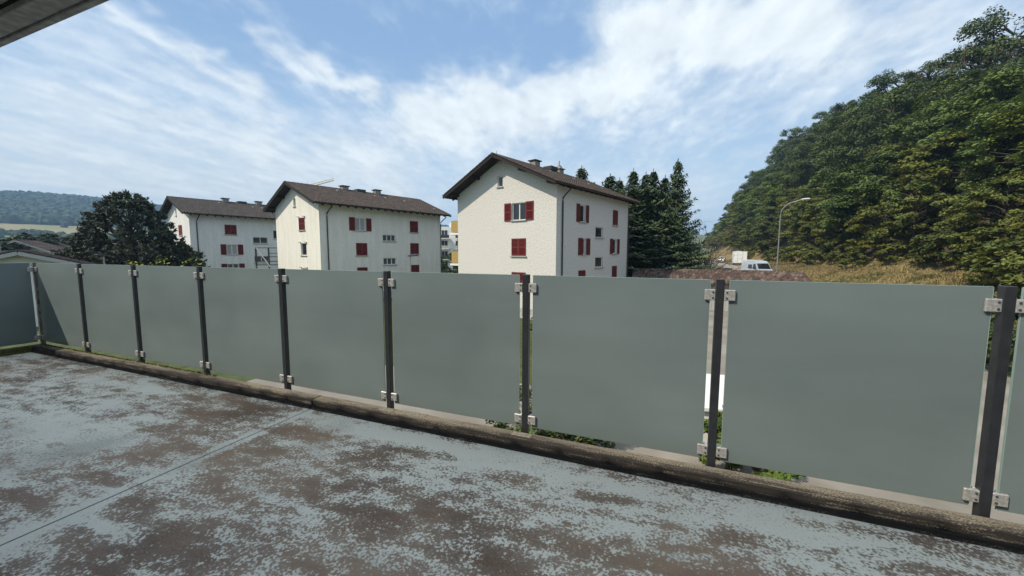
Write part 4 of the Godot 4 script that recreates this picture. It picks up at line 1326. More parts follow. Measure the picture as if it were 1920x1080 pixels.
func street_furniture() -> void:
	lamp("tall curved street lamp on the dry bank beside the van", Vector3(11.5, gy(11.5, -49.6), -49.6), -0.40, 10.6 - gy(11.5, -49.6), 1.75, "")
	lamp("distant street lamp whose head shows beside the dead branches", Vector3(8.3, gy(8.3, -111.0), -111.0), -0.40, 13.2 - gy(8.3, -111.0), 2.6, "")
	post_lamp("path lamp in front of the cream house", Vector3(-18.35, 0, -25.0), -0.2, 4.72)
	post_lamp("path lamp in front of the dark pine", Vector3(-37.9, 0, -15.2), -0.9, 4.70)
	# scaffold between two houses
	var t := thing("scaffold", "small metal scaffold standing between the cream house and the greyish one", "scaffold", Vector3(-41.3, 0, -30.3), 0.85)
	for x in [-1.2, 0.0, 1.1]:
		for z in [-0.4, 0.4]:
			var g := Geo.new()
			g.tube([Vector3(x, 0, z), Vector3(x, 5.55 + 0.1 * x, z)], [0.048, 0.048], 6)
			obj("upright", g, M.dark_metal, t)
	for y in [2.0, 3.6, 4.0, 4.5, 5.5]:
		for z in [-0.4, 0.4]:
			var g := Geo.new()
			g.tube([Vector3(-1.2, y, z), Vector3(1.1 if y > 3 else 0.0, y, z)], [0.04, 0.04], 6)
			obj("rail", g, M.dark_metal, t)
	for y in [3.0, 4.9]:
		var g := Geo.new()
		g.tube([Vector3(0, y, 0.4), Vector3(1.1, y, 0.4)], [0.036, 0.036], 6)
		obj("rail", g, M.dark_metal, t)
	var dg := Geo.new()
	dg.tube([Vector3(-1.1, 5.5, 0.45), Vector3(0.1, 3.4, 0.45)], [0.05, 0.05], 6)
	obj("brace", dg, M.white_paint, t)
	for y in [3.42, 1.6]:
		var g := Geo.new()
		g.box(Vector3(-0.6, y, 0), Vector3(1.3, 0.06, 0.8))
		obj("deck", g, M.old_paint_wood, t)
	# tower crane far behind the cream house
	t = thing("tower_crane", "pale yellow tower crane rising far behind the cream house roof", "crane", Vector3(-214, 0, -185), 0.75)
	var g := Geo.new()
	for x in [-0.8, 0.8]:
		for z in [-0.8, 0.8]:
			g.tube([Vector3(x, 0, z), Vector3(x, 44, z)], [0.14, 0.14], 4)
	for k in 22:
		g.tube([Vector3(-0.8, k * 2.0, 0.8), Vector3(0.8, k * 2.0 + 2, 0.8)], [0.08, 0.08], 4)
	obj("mast", g, M.crane_yellow, t)
	g = Geo.new()
	for z in [-0.6, 0.6]:
		g.tube([Vector3(-6, 44.0, z), Vector3(16, 52.0, z)], [0.22, 0.18], 4)
	g.tube([Vector3(-6, 45.6, 0), Vector3(16, 53.2, 0)], [0.22, 0.18], 4)
	for k in 12:
		var p := Vector3(-6, 44.0, 0.6).lerp(Vector3(16, 52.0, 0.6), k / 12.0)
		g.tube([p, Vector3(-6, 45.6, 0).lerp(Vector3(16, 53.2, 0), (k + 0.6) / 12.0)], [0.1, 0.1], 4)
	obj("jib", g, M.crane_yellow, t)
	g = Geo.new()
	g.box(Vector3(0.8, 43.4, 1.2), Vector3(1.4, 1.8, 1.4), Basis.IDENTITY, 0.05)
	obj("cab", g, M.white_paint, t)
	# radio mast on the block in the gap
	t = thing("antenna_mast", "thin antenna mast standing in the gap between two houses", "antenna", Vector3(-39.2, 0, -70.2), 0.3)
	g = Geo.new()
	g.tube([Vector3.ZERO, Vector3(0, 12.5, 0)], [0.14, 0.09], 6)
	obj("pole", g, M.galvanised, t)
	for k in 3:
		g = Geo.new()
		var a := k * TAU / 3
		g.box(Vector3(cos(a) * 0.45, 11.6, sin(a) * 0.45), Vector3(0.28, 2.2, 0.16), Basis(Vector3.UP, -a), 0.02)
		g.box(Vector3(cos(a) * 0.22, 11.6, sin(a) * 0.22), Vector3(0.4, 0.06, 0.06), Basis(Vector3.UP, -a))
		obj("antenna", g, M.pale_metal, t)
	# timber line masts in the valley
	for q in [[-111, -19.5, 9.0, "tall thin line mast among the valley roofs"], [-105, -22.5, 7.2, "shorter line mast beside the taller one among the valley roofs"]]:
		t = thing("line_mast", q[3], "mast", Vector3(q[0], 0, q[1]), 0.0)
		g = Geo.new()
		g.tube([Vector3.ZERO, Vector3(0, q[2], 0)], [0.16, 0.1], 6)
		obj("pole", g, M.pale_metal, t)
		g = Geo.new()
		g.box(Vector3(0, q[2] * 0.68, 0), Vector3(2.2, 0.14, 0.14), Basis(Vector3.UP, 1.1))
		obj("crossarm", g, M.pale_metal, t)

func leaf_quad(g: Geo, p: Vector3, nn: Vector3, s: float, dir: Vector3, ratio := 0.55) -> void:
	var u := dir - nn * dir.dot(nn)
	if u.length() < 0.05: u = nn.cross(Vector3(0.3, 0.8, 0.5))
	u = u.normalized() * s
	var w := nn.cross(u).normalized() * s * ratio
	g.leaf(p - u * 0.5, p - w * 0.5 - u * 0.05, p + u * 0.5, p + w * 0.5 - u * 0.05, nn)

func rand_dir() -> Vector3:
	var y := rnd(-1, 1)
	var a := rnd(0, TAU)
	var r := sqrt(1 - y * y)
	return Vector3(r * cos(a), y, r * sin(a))

# A broadleaved tree: tapered trunk, limbs that end in sprays of leaves. style: spread of sprays, flatness, leaf size, density, tones
func make_tree(called: String, h: float, r: float, low: float, sprays: int, per: int, leaf: float, flat: float, tones: Array, seed_: int, bare := 0.0) -> Node3D:
	rng.seed = seed_
	var t := Node3D.new()
	t.name = called
	var wood := Geo.new()
	var crown := Geo.new()
	var pts := []
	var rad := []
	var bend := Vector3(rnd(-0.5, 0.5), 0, rnd(-0.5, 0.5))
	for i in 7:
		var k := i / 6.0
		pts.append(Vector3(bend.x * k * k * 1.5 + rnd(-0.08, 0.08), h * 0.86 * k, bend.z * k * k * 1.5 + rnd(-0.08, 0.08)))
		rad.append(lerpf(0.02 * h + 0.03, 0.03, pow(k, 0.8)))
	wood.tube(pts, rad, 8, false)
	var lump := noise(0.22, seed_, 3)
	var yc := h * (low + 1.0) / 2.0
	var ry := h * (1.0 - low) / 2.0
	# the crown is a heap of lobes with gaps between them
	var lobes := []
	var nl := 13
	for i in nl:
		var d := rand_dir()
		var up := 1.0 - 1.75 * (i + 0.5) / nl
		var flat_ := sqrt(maxf(0.05, 1.0 - up * up))
		var aa := i * 2.399963 + rnd(-0.4, 0.4)
		d = Vector3(cos(aa) * flat_, up, sin(aa) * flat_)
		var swell := 1.0 + 0.5 * lump.get_noise_3d(d.x * 6.0 + seed_, d.y * 6.0, d.z * 6.0)
		lobes.append([Vector3(d.x * r * 0.66, d.y * ry * 0.66, d.z * r * 0.66) * swell + Vector3(bend.x * 0.6, yc, bend.z * 0.6), d, r * rnd(0.34, 0.50)])
	for i in sprays:
		var lb: Array = lobes[i % nl]
		var d: Vector3 = (rand_dir() + (lb[1] as Vector3) * 0.85 + Vector3(0, 0.25, 0)).normalized()
		var c: Vector3 = (lb[0] as Vector3) + d * Vector3(1.0, 0.78, 1.0) * float(lb[2]) * pow(rng.randf(), 0.25)
		# a limb to it
		if i % 4 == 0 or bare > 0.0:
			var ty := clampf(c.y - rnd(0.15, 0.35) * h * 0.6, h * low * 0.6, h * 0.8)
			var root := Vector3(bend.x * pow(ty / (h * 0.86), 2) * 1.5, ty, bend.z * pow(ty / (h * 0.86), 2) * 1.5)
			var m1 := root.lerp(c, 0.4) + Vector3(rnd(-0.3, 0.3), rnd(0.1, 0.5), rnd(-0.3, 0.3))
			wood.tube([root, m1, c], [0.008 * h, 0.005 * h, 0.015], 5, false)
			if rng.randf() < bare: continue
		var tone: Color = tones[rng.randi() % tones.size()]
		tone = tone * rnd(0.75, 1.25)
		var rs := r * rnd(0.13, 0.23)
		var out := d
		var fan := (out + Vector3(0, 0.15, 0)).normalized()
		for q in per:
			var o := rand_dir() * pow(rng.randf(), 0.4)
			var p := c + Vector3(o.x * rs, o.y * rs * flat - Vector2(o.x, o.z).length() * rs * 0.18, o.z * rs)
			var nn := (Vector3(0, 0.75, 0) + out * 0.55 + rand_dir() * 0.75).normalized()
			crown.col = tone * rnd(0.78, 1.22)
			leaf_quad(crown, p, nn, leaf * rnd(0.7, 1.35), fan + rand_dir() * 0.8, 0.62)
	var a := MeshInstance3D.new()
	a.name = "trunk"; a.mesh = wood.mesh(M.bark)
	t.add_child(a)
	var b := MeshInstance3D.new()
	b.name = "crown"; b.mesh = crown.mesh(M.leaf)
	t.add_child(b)
	return t

func make_spruce(called: String, h: float, r: float, tones: Array, seed_: int, low := 0.4) -> Node3D:
	rng.seed = seed_
	var t := Node3D.new()
	t.name = called
	var wood := Geo.new()
	wood.tube([Vector3.ZERO, Vector3(0.05, h * 0.5, 0), Vector3(0, h, 0.02)], [0.017 * h, 0.010 * h, 0.012], 8, false)
	var crown := Geo.new()
	var y := low
	var a0 := 0.0
	while y < h - 0.25:
		var k := y / h
		var lmax := r * pow(1.0 - k, 0.92) * rnd(0.78, 1.15) + 0.10
		var n := 7 if k < 0.85 else 5
		a0 += 0.7
		for b in n:
			var a := a0 + TAU * b / n + rnd(-0.3, 0.3)
			var len := lmax * rnd(0.50, 1.28)
			var d := Vector3(cos(a), 0, sin(a))
			var side := Vector3(-sin(a), 0, cos(a))
			var droop := lerpf(0.42, -0.35, k) * rnd(0.7, 1.2)
			var tone: Color = (tones[rng.randi() % tones.size()] as Color) * rnd(0.7, 1.3)
			var segs := maxi(3, int(len / 0.22))
			if k < 0.8 and b % 2 == 0: wood.tube([Vector3(0, y, 0), Vector3(0, y - droop * len * 0.5, 0) + d * len * 0.6], [0.02, 0.01], 3, false)
			for s in segs:
				var f := (s + 0.6) / segs
				var p := Vector3(0, y, 0) + d * len * f + Vector3(0, -droop * len * (f - 0.35 * f * f * f) + 0.16 * len * pow(f, 4), 0)
				var w := 0.44 * len * (1.0 - 0.75 * f) * rnd(0.6, 1.1) + 0.14
				for sd in [-1.0, 1.0]:
					for e in 2:
						var q: Vector3 = p + side * sd * w * (0.3 + 0.55 * e) + Vector3(rnd(-0.05, 0.05), -0.10 * e - rnd(0, 0.12), rnd(-0.05, 0.05))
						crown.col = tone * rnd(0.8, 1.2)
						var nn: Vector3 = (Vector3(0, 0.8, 0) + d * 0.35 + side * sd * 0.3 + rand_dir() * 0.5).normalized()
						leaf_quad(crown, q, nn, rnd(0.38, 0.62), d * 0.75 + side * sd + Vector3(0, -0.25, 0), 0.36)
				crown.col = tone * rnd(0.8, 1.25)
				leaf_quad(crown, p, (Vector3.UP + rand_dir() * 0.4).normalized(), rnd(0.35, 0.5), d, 0.35)
		y += lerpf(0.46, 0.26, k) * rnd(0.85, 1.15)
	for i in 14:
		crown.col = (tones[0] as Color) * rnd(0.9, 1.2)
		leaf_quad(crown, Vector3(0, h - 0.5 + i * 0.04, 0), rand_dir(), 0.28, Vector3(rnd(-1, 1), 1.0, rnd(-1, 1)), 0.25)
	for q in [["trunk", wood, M.bark], ["crown", crown, M.needle]]:
		var m := MeshInstance3D.new()
		m.name = q[0]; m.mesh = (q[1] as Geo).mesh(q[2])
		t.add_child(m)
	return t

# dense dark pine: tufts of needles over a broad cone
func make_pine(h: float, r: float, tones: Array, seed_: int) -> Node3D:
	rng.seed = seed_
	var t := Node3D.new()
	var wood := Geo.new()
	wood.tube([Vector3.ZERO, Vector3(0.1, h * 0.5, 0), Vector3(0, h * 0.95, 0)], [0.22, 0.14, 0.03], 8, false)
	var crown := Geo.new()
	var lump := noise(0.5, seed_, 3)
	for i in 1250:
		var k := rng.randf()
		k = 1.0 - pow(1.0 - k, 0.75)
		var a := rnd(0, TAU)
		var y := h * (0.04 + 0.95 * k)
		var rr := r * pow(maxf(0.0, 1.0 - k), 0.62) * (1.0 + 0.35 * lump.get_noise_2d(cos(a) * 3.0 + sin(a) * 5.0, y))
		var f := sqrt(rnd(0.35, 1.0))
		var c := Vector3(cos(a) * rr * f, y, sin(a) * rr * f)
		if i % 6 == 0: wood.tube([Vector3(0, y * 0.8, 0), c], [0.05, 0.015], 4, false)
		var dir := Vector3(cos(a), 0.55, sin(a)).normalized()
		var tone: Color = (tones[rng.randi() % tones.size()] as Color) * rnd(0.6, 1.35)
		for b in 4:
			var tip := c + (dir + rand_dir() * 0.7).normalized() * rnd(0.25, 0.6)
			for q in 9:
				var p := c.lerp(tip, rnd(0.1, 1.0))
				var nd := (dir * 0.7 + rand_dir()).normalized()
				crown.col = tone * rnd(0.75, 1.25)
				leaf_quad(crown, p + nd * 0.1, (rand_dir() + Vector3.UP * 0.5).normalized(), rnd(0.24, 0.42), nd, 0.34)
	for q in [["trunk", wood, M.bark], ["crown", crown, M.needle]]:
		var m := MeshInstance3D.new()
		m.name = q[0]; m.mesh = (q[1] as Geo).mesh(q[2])
		t.add_child(m)
	return t

func twigs(g: Geo, p: Vector3, dir: Vector3, len: float, rad: float, depth: int) -> void:
	var pts := [p]
	var rd := [rad]
	var d := dir
	for i in 3:
		d = (d + rand_dir() * 0.25).normalized()
		pts.append(pts[-1] + d * len / 3)
		rd.append(rad * (1.0 - 0.22 * (i + 1)))
	g.tube(pts, rd, 4, false)
	if depth > 0:
		for i in 3:
			twigs(g, (pts[1] as Vector3).lerp(pts[3], rng.randf()), (d + rand_dir() * 0.9 + Vector3.UP * 0.2).normalized(), len * rnd(0.45, 0.7), rad * 0.5, depth - 1)

func place_tree(proto: Node3D, label: String, category: String, at: Vector3, turn: float, size: Vector3, group: String, leafm: Material = null) -> Node3D:
	var r: Node3D = proto.duplicate()
	named(r, String(proto.name), self)
	r.position = at; r.rotation.y = turn; r.scale = size
	tag(r, label, category, group)
	if leafm: (r.get_node("crown") as MeshInstance3D).set_surface_override_material(0, leafm)
	return r

func vegetation() -> void:
	var olive := [Color(0.155, 0.178, 0.038), Color(0.125, 0.158, 0.038), Color(0.170, 0.182, 0.044)]
	var green := [Color(0.130, 0.182, 0.042), Color(0.150, 0.200, 0.046), Color(0.110, 0.158, 0.040)]
	var deep := [Color(0.100, 0.140, 0.044), Color(0.118, 0.155, 0.050), Color(0.082, 0.115, 0.042)]
	# kinds of tree on the slope
	var protos := [
		make_tree("hornbeam_tree", 10.0, 4.6, 0.02, 150, 92, 0.31, 0.36, olive, 101),
		make_tree("hornbeam_tree", 11.0, 5.0, 0.03, 155, 92, 0.31, 0.32, olive, 102),
		make_tree("maple_tree", 13.0, 5.4, 0.10, 150, 96, 0.33, 0.50, green, 103),
		make_tree("maple_tree", 12.0, 5.0, 0.06, 150, 92, 0.33, 0.44, green, 104),
		make_tree("oak_tree", 15.0, 5.6, 0.22, 130, 92, 0.31, 0.75, deep, 105),
		make_tree("oak_tree", 16.0, 5.2, 0.25, 110, 92, 0.31, 0.70, deep, 106, 0.15),
		make_tree("thin_oak_tree", 15.0, 4.8, 0.35, 70, 70, 0.34, 0.6, deep, 107, 0.45)]
	rng.seed = 500
	var where := func(z: float) -> String:
		if z > -42: return "near the garden shrubs"
		if z > -66: return "before the tall street lamp"
		if z > -105: return "above the parked van"
		if z > -160: return "above the white trailer"
		return "where the road disappears"
	var z := -14.0
	var row := 0
	while z > -250.0:
		var gap := 5.6 if z > -90 else (7.0 if z > -160 else 9.0)
		for j in 5:
			var x := 25.4 + j * 5.6 + rnd(-2.0, 2.0)
			var zz := z + rnd(-2.2, 2.2) - 2.8 * (j % 2)
			if zz > -26.0 and j > 2: continue
			var p: int
			var hs := rnd(0.78, 1.22)
			if j == 0: p = [0, 1, 0, 3][rng.randi() % 4]
			elif j == 1: p = [0, 1, 2, 3][rng.randi() % 4]
			elif j == 2: p = [2, 3, 2, 1][rng.randi() % 4] if zz > -75 else [2, 3, 4, 4][rng.randi() % 4]
			else: p = [4, 5, 4, 2][rng.randi() % 4]
			if j == 4: p = [4, 5, 6, 5][rng.randi() % 4]
			if j == 0: hs *= 0.85
			if zz > -60.0 and j < 3: hs *= lerpf(0.80, 1.0, sstep(-30.0, -60.0, zz))
			if zz < -180.0 and j >= 3: hs *= 1.08
			if zz > -176.0 and zz < -117.0 and j >= 3: hs *= 0.84
			if zz > -112.0 and zz < -84.0 and j >= 3: hs *= 1.06
			if j == 4: hs *= rnd(0.78, 1.16)
			if zz > -84.0 and j >= 3: hs = minf(hs, 0.92 if j == 3 else 0.72)
			var kind: String = ["broad leafy hornbeam", "broad leafy hornbeam", "bright green maple", "bright green maple", "dark green oak", "dark green oak", "thin branchy oak"][p]
			var tier: String = ["at the foot of the wooded slope", "low on the wooded slope", "midway up the wooded slope", "high on the wooded slope", "on the crest of the wooded slope"][j]
			var lm: Material = null
			var pick := rng.randf()
			if p >= 4: lm = M.leaf_blue if pick < 0.4 else null
			elif pick < 0.22: lm = M.leaf_olive
			elif pick < 0.46: lm = M.leaf_dark
			place_tree(protos[p], "%s %s, %s" % [kind, tier, where.call(zz)], "tree", Vector3(x, gy(x, zz) - 0.4, zz), rnd(0, TAU), Vector3(hs * rnd(0.95, 1.15), hs, hs * rnd(0.95, 1.15)), "trees on the wooded slope", lm)
		z -= gap
		row += 1
	# scrub along the foot of the slope
	var bush := make_tree("wayside_shrub", 2.6, 1.7, 0.0, 70, 55, 0.24, 0.5, olive, 111)
	rng.seed = 600
	for i in 26:
		var zz := -30.0 - i * 4.2 + rnd(-1.5, 1.5)
		var x := 22.4 + rnd(-0.8, 1.4)
		place_tree(bush, "leafy shrub at the grassy edge of the wooded slope, " + where.call(zz), "shrub", Vector3(x, gy(x, zz) - 0.1, zz), rnd(0, TAU), Vector3.ONE * rnd(0.6, 1.3), "shrubs along the foot of the slope", [M.leaf, M.leaf_dark, M.leaf_olive][rng.randi() % 3])
	for q in [[19.6, -30.5, 1.0, "green shrub on the bank nearest the last railing post"], [20.6, -33.6, 1.15, "second green shrub on the bank past the last railing post"], [21.2, -37.0, 0.9, "small green shrub where the straw grass turns green"]]:
		place_tree(bush, q[3], "shrub", Vector3(q[0], gy(q[0], q[1]) - 0.1, q[1]), rnd(0, TAU), Vector3.ONE * q[2], "shrubs along the foot of the slope", M.leaf)
	# bare dead tree among the oaks
	rng.seed = 620
	for q in [[40.0, -106.0, 13.0, "dead pale tree standing bare among the oaks high on the slope"], [44.5, -84.0, 15.0, "bare topped tree poking above the crest of the wooded slope"], [45.5, -72.0, 14.0, "leafless branching tree beside the thin oaks on the crest"]]:
		var g := Geo.new()
		twigs(g, Vector3.ZERO, Vector3.UP, q[2] * 0.62, 0.2, 0)
		for k in 9: twigs(g, Vector3(0, q[2] * rnd(0.55, 0.62), 0), (Vector3.UP + rand_dir() * 0.8).normalized(), q[2] * 0.40, 0.10, 2)
		var dt := thing("dead_tree", q[3], "tree", Vector3(q[0], gy(q[0], q[1]), q[1]))
		obj("trunk", g, M.dead_wood, dt)
	# spruces behind the near house
	var dk := [Color(0.050, 0.080, 0.026), Color(0.072, 0.102, 0.030), Color(0.040, 0.064, 0.026)]
	var sp := [make_spruce("spruce_tree", 15.0, 5.6, dk, 201), make_spruce("spruce_tree", 15.0, 5.2, dk, 202)]
	var spots := [[1.1, -48.0, 1.04, 0.68, 0, "tallest spruce, standing free at the end of the group nearest the dead brush"],
		[-1.5, -48.9, 0.99, 0.85, 1, "slender spruce next to the tallest one"], [-2.4, -50.6, 0.99, 0.8, 0, "spruce half hidden between two others in the middle of the group"],
		[-3.6, -47.2, 0.98, 0.9, 1, "spruce in the group rising just past the far corner of the near house"],
		[-6.6, -50.2, 0.99, 1.1, 0, "spruce whose twin tip shows above the near house roof end"], [-5.6, -51.6, 0.97, 1.0, 1, "second spruce tip above the near house roof end"],
		[-12.2, -60.0, 1.22, 1.25, 0, "lone spruce tip showing over the near house ridge"],
		[0.2, -45.5, 0.62, 1.0, 1, "young spruce in front of the tall ones behind the garage roof"], [-2.6, -44.2, 0.60, 1.1, 0, "low dark spruce against the near house behind the garage roof"],
		[-0.2, -51.0, 0.96, 0.9, 1, "spruce behind the slender one, its tip between the taller pair"], [-4.8, -45.6, 0.80, 0.9, 0, "dark spruce close behind the far corner of the near house"]]
	rng.seed = 640
	for s in spots:
		place_tree(sp[s[4]], s[5], "spruce", Vector3(s[0], 0.0, s[1]), rnd(0, TAU), Vector3(s[3] * 1.22, s[2], s[3] * 1.22), "spruces behind the near house")
	# the dark pine
	var pine := make_pine(10.6, 5.9, [Color(0.034, 0.050, 0.024), Color(0.046, 0.062, 0.029), Color(0.028, 0.040, 0.022), Color(0.055, 0.066, 0.034)], 301)
	pine.name = "pine_tree"
	place_tree(pine, "big dense dark pine in front of the greyish house", "pine", Vector3(-45.9, -0.2, -20.4), 0.6, Vector3(1, 1, 1), "")
	pine.name = "pine_shrub"
	place_tree(pine, "dark low pine spreading before the gable of the greyish house", "pine", Vector3(-43.6, -0.2, -22.8), 2.2, Vector3(0.62, 0.58, 0.62), "")
	# dead brush and stems by the garages
	rng.seed = 660
	for q in [[3.8, -48.5, 6.2, "tall dead stems beside the end spruce"], [4.2, -49.6, 4.6, "thicket of brown dead stems next to the shed roof"], [3.3, -46.8, 3.2, "tangle of pale dead twigs behind the garage roof"]]:
		var g := Geo.new()
		for k in 15:
			twigs(g, Vector3(rnd(-0.7, 0.7), 0, rnd(-0.9, 0.9)), (Vector3.UP + rand_dir() * 0.22).normalized(), q[2] * rnd(0.6, 1.0), 0.085, 2)
		var bt := thing("dead_brush", q[3], "brush", Vector3(q[0], gy(q[0], q[1]), q[1]), 0.0, "dead brush by the garages")
		obj("stems", g, M.dead_wood, bt)
	var g := Geo.new()
	rng.seed = 661
	twigs(g, Vector3.ZERO, Vector3(1, 0.05, 0.3).normalized(), 4.2, 0.14, 1)
	var lg := thing("fallen_log", "fallen grey trunk lying in the dry grass of the bank", "log", Vector3(17.0, gy(17.0, -48.5) + 0.16, -48.5), 0.0)
	obj("trunk", g, M.dead_wood, lg)
	# trees seen through the gap between the houses
	place_tree(protos[2], "leafy tree in the gap behind the cream house", "tree", Vector3(-29.0, 0, -50.0), 1.0, Vector3(0.42, 0.42, 0.42), "trees in the gap")
	place_tree(protos[3], "leafy tree in the gap beside the yellow balconies", "tree", Vector3(-23.4, 0, -46.0), 2.0, Vector3(0.36, 0.37, 0.36), "trees in the gap")
	# shrubs in the yard that show beside and below the glass
	var hedge := make_tree("garden_shrub", 1.6, 1.3, 0.0, 60, 60, 0.13, 0.7, [Color(0.07, 0.105, 0.03), Color(0.05, 0.08, 0.025), Color(0.09, 0.115, 0.04)], 112)
	rng.seed = 680
	for q in [[-2.2, -8.6, 0.85, "rounded shrub right below the railing's middle post"], [-3.4, -9.2, 0.85, "rounded shrub below the railing, one bay before the middle post"], [-1.6, -9.6, 0.6, "small shrub behind the rounded one below the railing"],
		[-2.6, -12.4, 1.0, "shrub at the near edge of the lawn"], [-1.6, -14.0, 0.9, "shrub beside the paved yard"], [-5.2, -20.0, 1.2, "shrub in front of the near house gable"], [-3.8, -19.0, 1.0, "shrub by the corner of the near house"]]:
		place_tree(hedge, q[3], "shrub", Vector3(q[0], -0.05, q[1]), rnd(0, TAU), Vector3.ONE * q[2], "shrubs in the yard")
	var con := make_tree("juniper_shrub", 1.9, 0.55, 0.0, 60, 50, 0.13, 1.1, [Color(0.12, 0.17, 0.035), Color(0.09, 0.14, 0.03)], 113)
	place_tree(con, "upright juniper in front of the white bin shelter", "shrub", Vector3(1.55, -0.05, -9.3), 0.3, Vector3(1.0, 0.9, 1.0), "junipers by the bin shelter")
	place_tree(con, "juniper spreading at the side of the white bin shelter", "shrub", Vector3(2.15, -0.05, -9.1), 1.3, Vector3(1.3, 0.75, 1.3), "junipers by the bin shelter")
	for q in [[15.2, -22.5, 1.9, "shrub by the yard wall past the last railing post"], [17.4, -24.0, 2.1, "second shrub by the yard wall past the last railing post"]]:
		place_tree(hedge, q[3], "shrub", Vector3(q[0], gy(q[0], q[1]) - 0.05, q[1]), rnd(0, TAU), Vector3.ONE * q[2], "shrubs in the yard")
	# young leafy shoots that reach above the railing in front of the pine
	for q in [[-23.6, -10.6, "yellow green shoots above the railing before the pine, first clump from the corner"], [-22.3, -11.0, "yellow green shoots above the railing before the pine, middle clump"], [-21.2, -11.4, "yellow green shoots above the railing before the pine, last clump"]]:
		rng.seed = int(q[0] * -100)
		var w := Geo.new(); var c := Geo.new()
		for k in 4:
			var top := Vector3(rnd(-0.45, 0.45), rnd(4.4, 4.85), rnd(-0.4, 0.4))
			w.tube([Vector3(top.x * 0.2, 0, top.z * 0.2), top * 0.6, top], [0.03, 0.02, 0.006], 4, false)
			for m in 24:
				var p := top * rnd(0.72, 1.0) + rand_dir() * 0.22
				c.col = Color(0.30, 0.33, 0.05) * rnd(0.7, 1.2)
				leaf_quad(c, p, (Vector3.UP + rand_dir() * 0.7).normalized(), rnd(0.12, 0.2), rand_dir(), 0.5)
		var st := thing("young_tree", q[2], "sapling", Vector3(q[0], 0, q[1]), 0.0, "saplings before the pine")
		obj("trunk", w, M.bark, st)
		obj("crown", c, M.leaf, st)
	# trees of the valley, far on the corner side
	rng.seed = 700
	var vt := make_tree("valley_tree", 9.0, 4.4, 0.05, 90, 36, 0.6, 0.6, [Color(0.035, 0.055, 0.026), Color(0.045, 0.07, 0.028), Color(0.03, 0.046, 0.024)], 114)
	for i in 44:
		var az := deg_to_rad(rnd(-79.0, -57.0))
		var d := rnd(88.0, 260.0)
		if i < 12:
			az = deg_to_rad(rnd(-78.0, -71.0)); d = rnd(95, 130)
		var x := sin(az) * d
		var zz := -cos(az) * d
		var s := rnd(0.6, 1.05)
		place_tree(vt, "%s tree %s the village roofs" % [["dark round", "dusky green", "low dark"][i % 3], "standing close behind" if d < 130 else ("in the belt behind" if d < 190 else "far beyond")], "tree", Vector3(x, hill_y(Vector2(x, zz).length(), az) - 0.5, zz), rnd(0, TAU), Vector3(s * 1.1, s, s * 1.1), "trees of the valley")
	for p in protos: p.free()
	for p in sp: p.free()
	pine.free(); bush.free(); hedge.free(); con.free(); vt.free()

# the valley side: rises from the village to a long wooded ridge
func hill_y(r: float, az: float) -> float:
	var a := rad_to_deg(az)
	var ridge := 138.0 + 15.0 * exp(-pow((a + 71.0) / 6.0, 2)) - 12.0 * sstep(-64.0, -50.0, a) - 30.0 * sstep(-45.0, -20.0, a) - 60.0 * sstep(-20, 10, a)
	var y := 0.0
	if r > 190.0:
		y = 26.0 * pow(clampf((r - 190.0) / 560.0, 0.0, 1.0), 1.25)
	if r > 700.0:
		y += 20.0 * sstep(700.0, 960.0, r)
	if r > 930.0:
		y = lerpf(y, ridge, sstep(880.0, 1720.0, r))
	return y

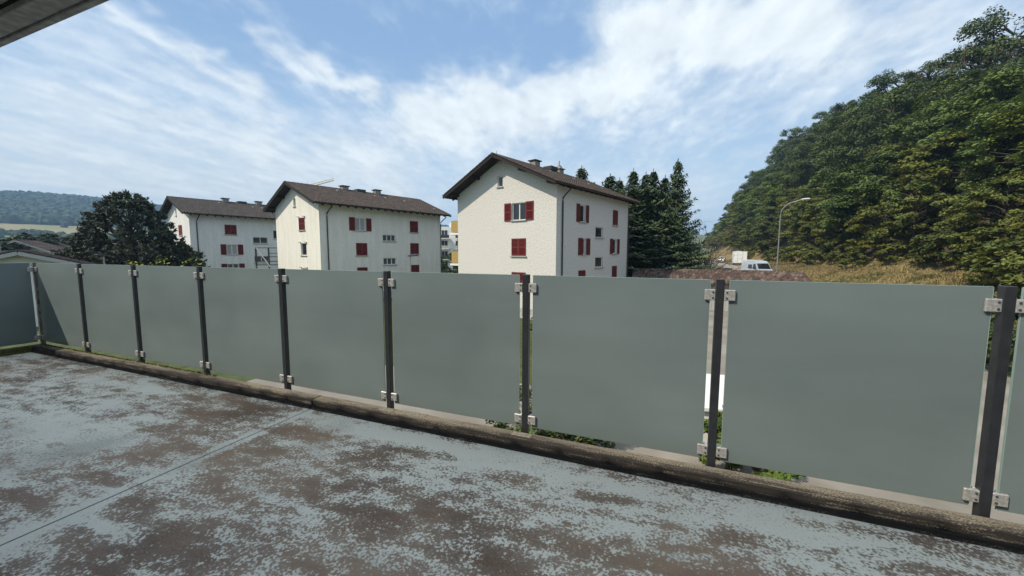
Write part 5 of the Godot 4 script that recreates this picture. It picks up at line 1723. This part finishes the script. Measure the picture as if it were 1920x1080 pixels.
func distance() -> void:
	var f := noise(0.006, 91, 4)
	var f2 := noise(0.03, 92, 3)
	var g := Geo.new()
	var rs := [170.0, 190, 215, 245, 280, 320, 370, 430, 500, 560, 620, 680, 720, 740, 760, 790, 830, 880, 930, 960, 1000, 1060, 1130, 1200, 1280, 1360, 1440, 1520, 1600, 1680, 1740, 1800, 1900, 2100, 2400]
	var nz := 150
	var az0 := deg_to_rad(-150.0); var az1 := deg_to_rad(16.0)
	var field := func(r: float, az: float) -> float:
		var a := rad_to_deg(az)
		return sstep(715.0, 730.0, r) * (1.0 - sstep(935.0, 960.0, r)) * (1.0 - sstep(-70.0, -66.5, a + 1.5 * f2.get_noise_2d(r, a * 10.0)))
	for r in rs:
		for i in nz + 1:
			var az := lerpf(az0, az1, float(i) / nz)
			var p := Vector3(sin(az) * r, hill_y(r, az) + (0.0 if r > 200 else -3.0), -cos(az) * r)
			var n := f.get_noise_2d(p.x, p.z)
			var wood := Color(0.030, 0.052, 0.024).lerp(Color(0.05, 0.075, 0.03), clampf(0.5 + n * 1.5, 0, 1))
			var meadow := Color(0.09, 0.13, 0.04).lerp(Color(0.16, 0.16, 0.06), clampf(0.5 + n * 2.0, 0, 1))
			var corn := Color(0.27, 0.23, 0.11).lerp(Color(0.20, 0.20, 0.07), clampf(0.3 + n * 2.0, 0, 1))
			var c := meadow.lerp(wood, sstep(900.0, 960.0, r))
			c = c.lerp(corn, field.call(r, az))
			if r > 560.0 and r < 720.0: c = c.lerp(Color(0.17, 0.19, 0.07), 0.5)
			var h := absf(hill_y(r + 5, az) - hill_y(r - 5, az)) / 10.0
			g.col = c
			g.vert(p, Vector3(-sin(az) * h, 1.0, cos(az) * h).normalized())
	for j in rs.size() - 1:
		for i in nz:
			var a := j * (nz + 1) + i
			g.ix.append_array([a, a + nz + 1, a + 1, a + 1, a + nz + 1, a + nz + 2])
	struct("hills", g, M.hill_forest)
	# the wood that covers the ridge: crowns that read as one mass
	rng.seed = 900
	var blob := Geo.new()
	var rings := 4
	for k in 9:
		pass
	var idx := []
	for j in rings + 1:
		var row := []
		for i in 8:
			var ph := PI * 0.62 * j / rings
			var th := TAU * i / 8.0
			var rr := 1.0 + rnd(-0.22, 0.22)
			row.append(Vector3(sin(ph) * cos(th), cos(ph), sin(ph) * sin(th)) * rr if j > 0 else Vector3(0, 1.0, 0))
		idx.append(row)
	for j in rings:
		for i in 8:
			blob.quad(idx[j + 1][i], idx[j][i], idx[j][(i + 1) % 8], idx[j + 1][(i + 1) % 8])
	var xf := []; var cl := []
	for i in 15000:
		var az := deg_to_rad(rnd(-95.0, 4.0))
		if rng.randf() < 0.6: az = deg_to_rad(rnd(-78.0, -48.0))
		var r := rnd(945.0, 1800.0)
		var n := f.get_noise_2d(sin(az) * r, -cos(az) * r)
		# clearings high on the hill
		if r > 1500 and r < 1560 and rad_to_deg(az) < -71.0 and n < 0.2: continue
		var s := rnd(5.0, 10.0)
		xf.append(Transform3D(Basis(Vector3.UP, rnd(0, TAU)).scaled(Vector3(s, s * rnd(0.9, 1.4), s)), Vector3(sin(az) * r, hill_y(r, az) + s * 0.2, -cos(az) * r)))
		cl.append(Color(0.035, 0.058, 0.026).lerp(Color(0.055, 0.085, 0.032), rng.randf()) * rnd(0.7, 1.3))
	# hedgerows and copses on the fields
	for i in 1500:
		var az := deg_to_rad(rnd(-80.0, -55.0))
		var r: float = [rnd(300, 340), rnd(420, 440), rnd(560, 590), rnd(690, 712), rnd(720, 930)][i % 5]
		var n := f2.get_noise_2d(sin(az) * r * 0.4, -cos(az) * r * 0.4)
		if i % 5 == 4 and (n < 0.38 or rad_to_deg(az) > -69.0): continue
		if i % 5 < 4 and n < -0.25: continue
		var s := rnd(2.4, 5.0) * (0.75 if r < 460 else 1.0)
		xf.append(Transform3D(Basis(Vector3.UP, rnd(0, TAU)).scaled(Vector3(s, s * rnd(0.8, 1.3), s)), Vector3(sin(az) * r, hill_y(r, az) + s * 0.3, -cos(az) * r)))
		cl.append(Color(0.035, 0.055, 0.026).lerp(Color(0.06, 0.085, 0.032), rng.randf()) * rnd(0.7, 1.2))
	var w := many("forest", blob.mesh(), M.hill_forest, xf, cl)
	tag(w, "blue green wood covering the far ridge and hedgerows below it", "forest")
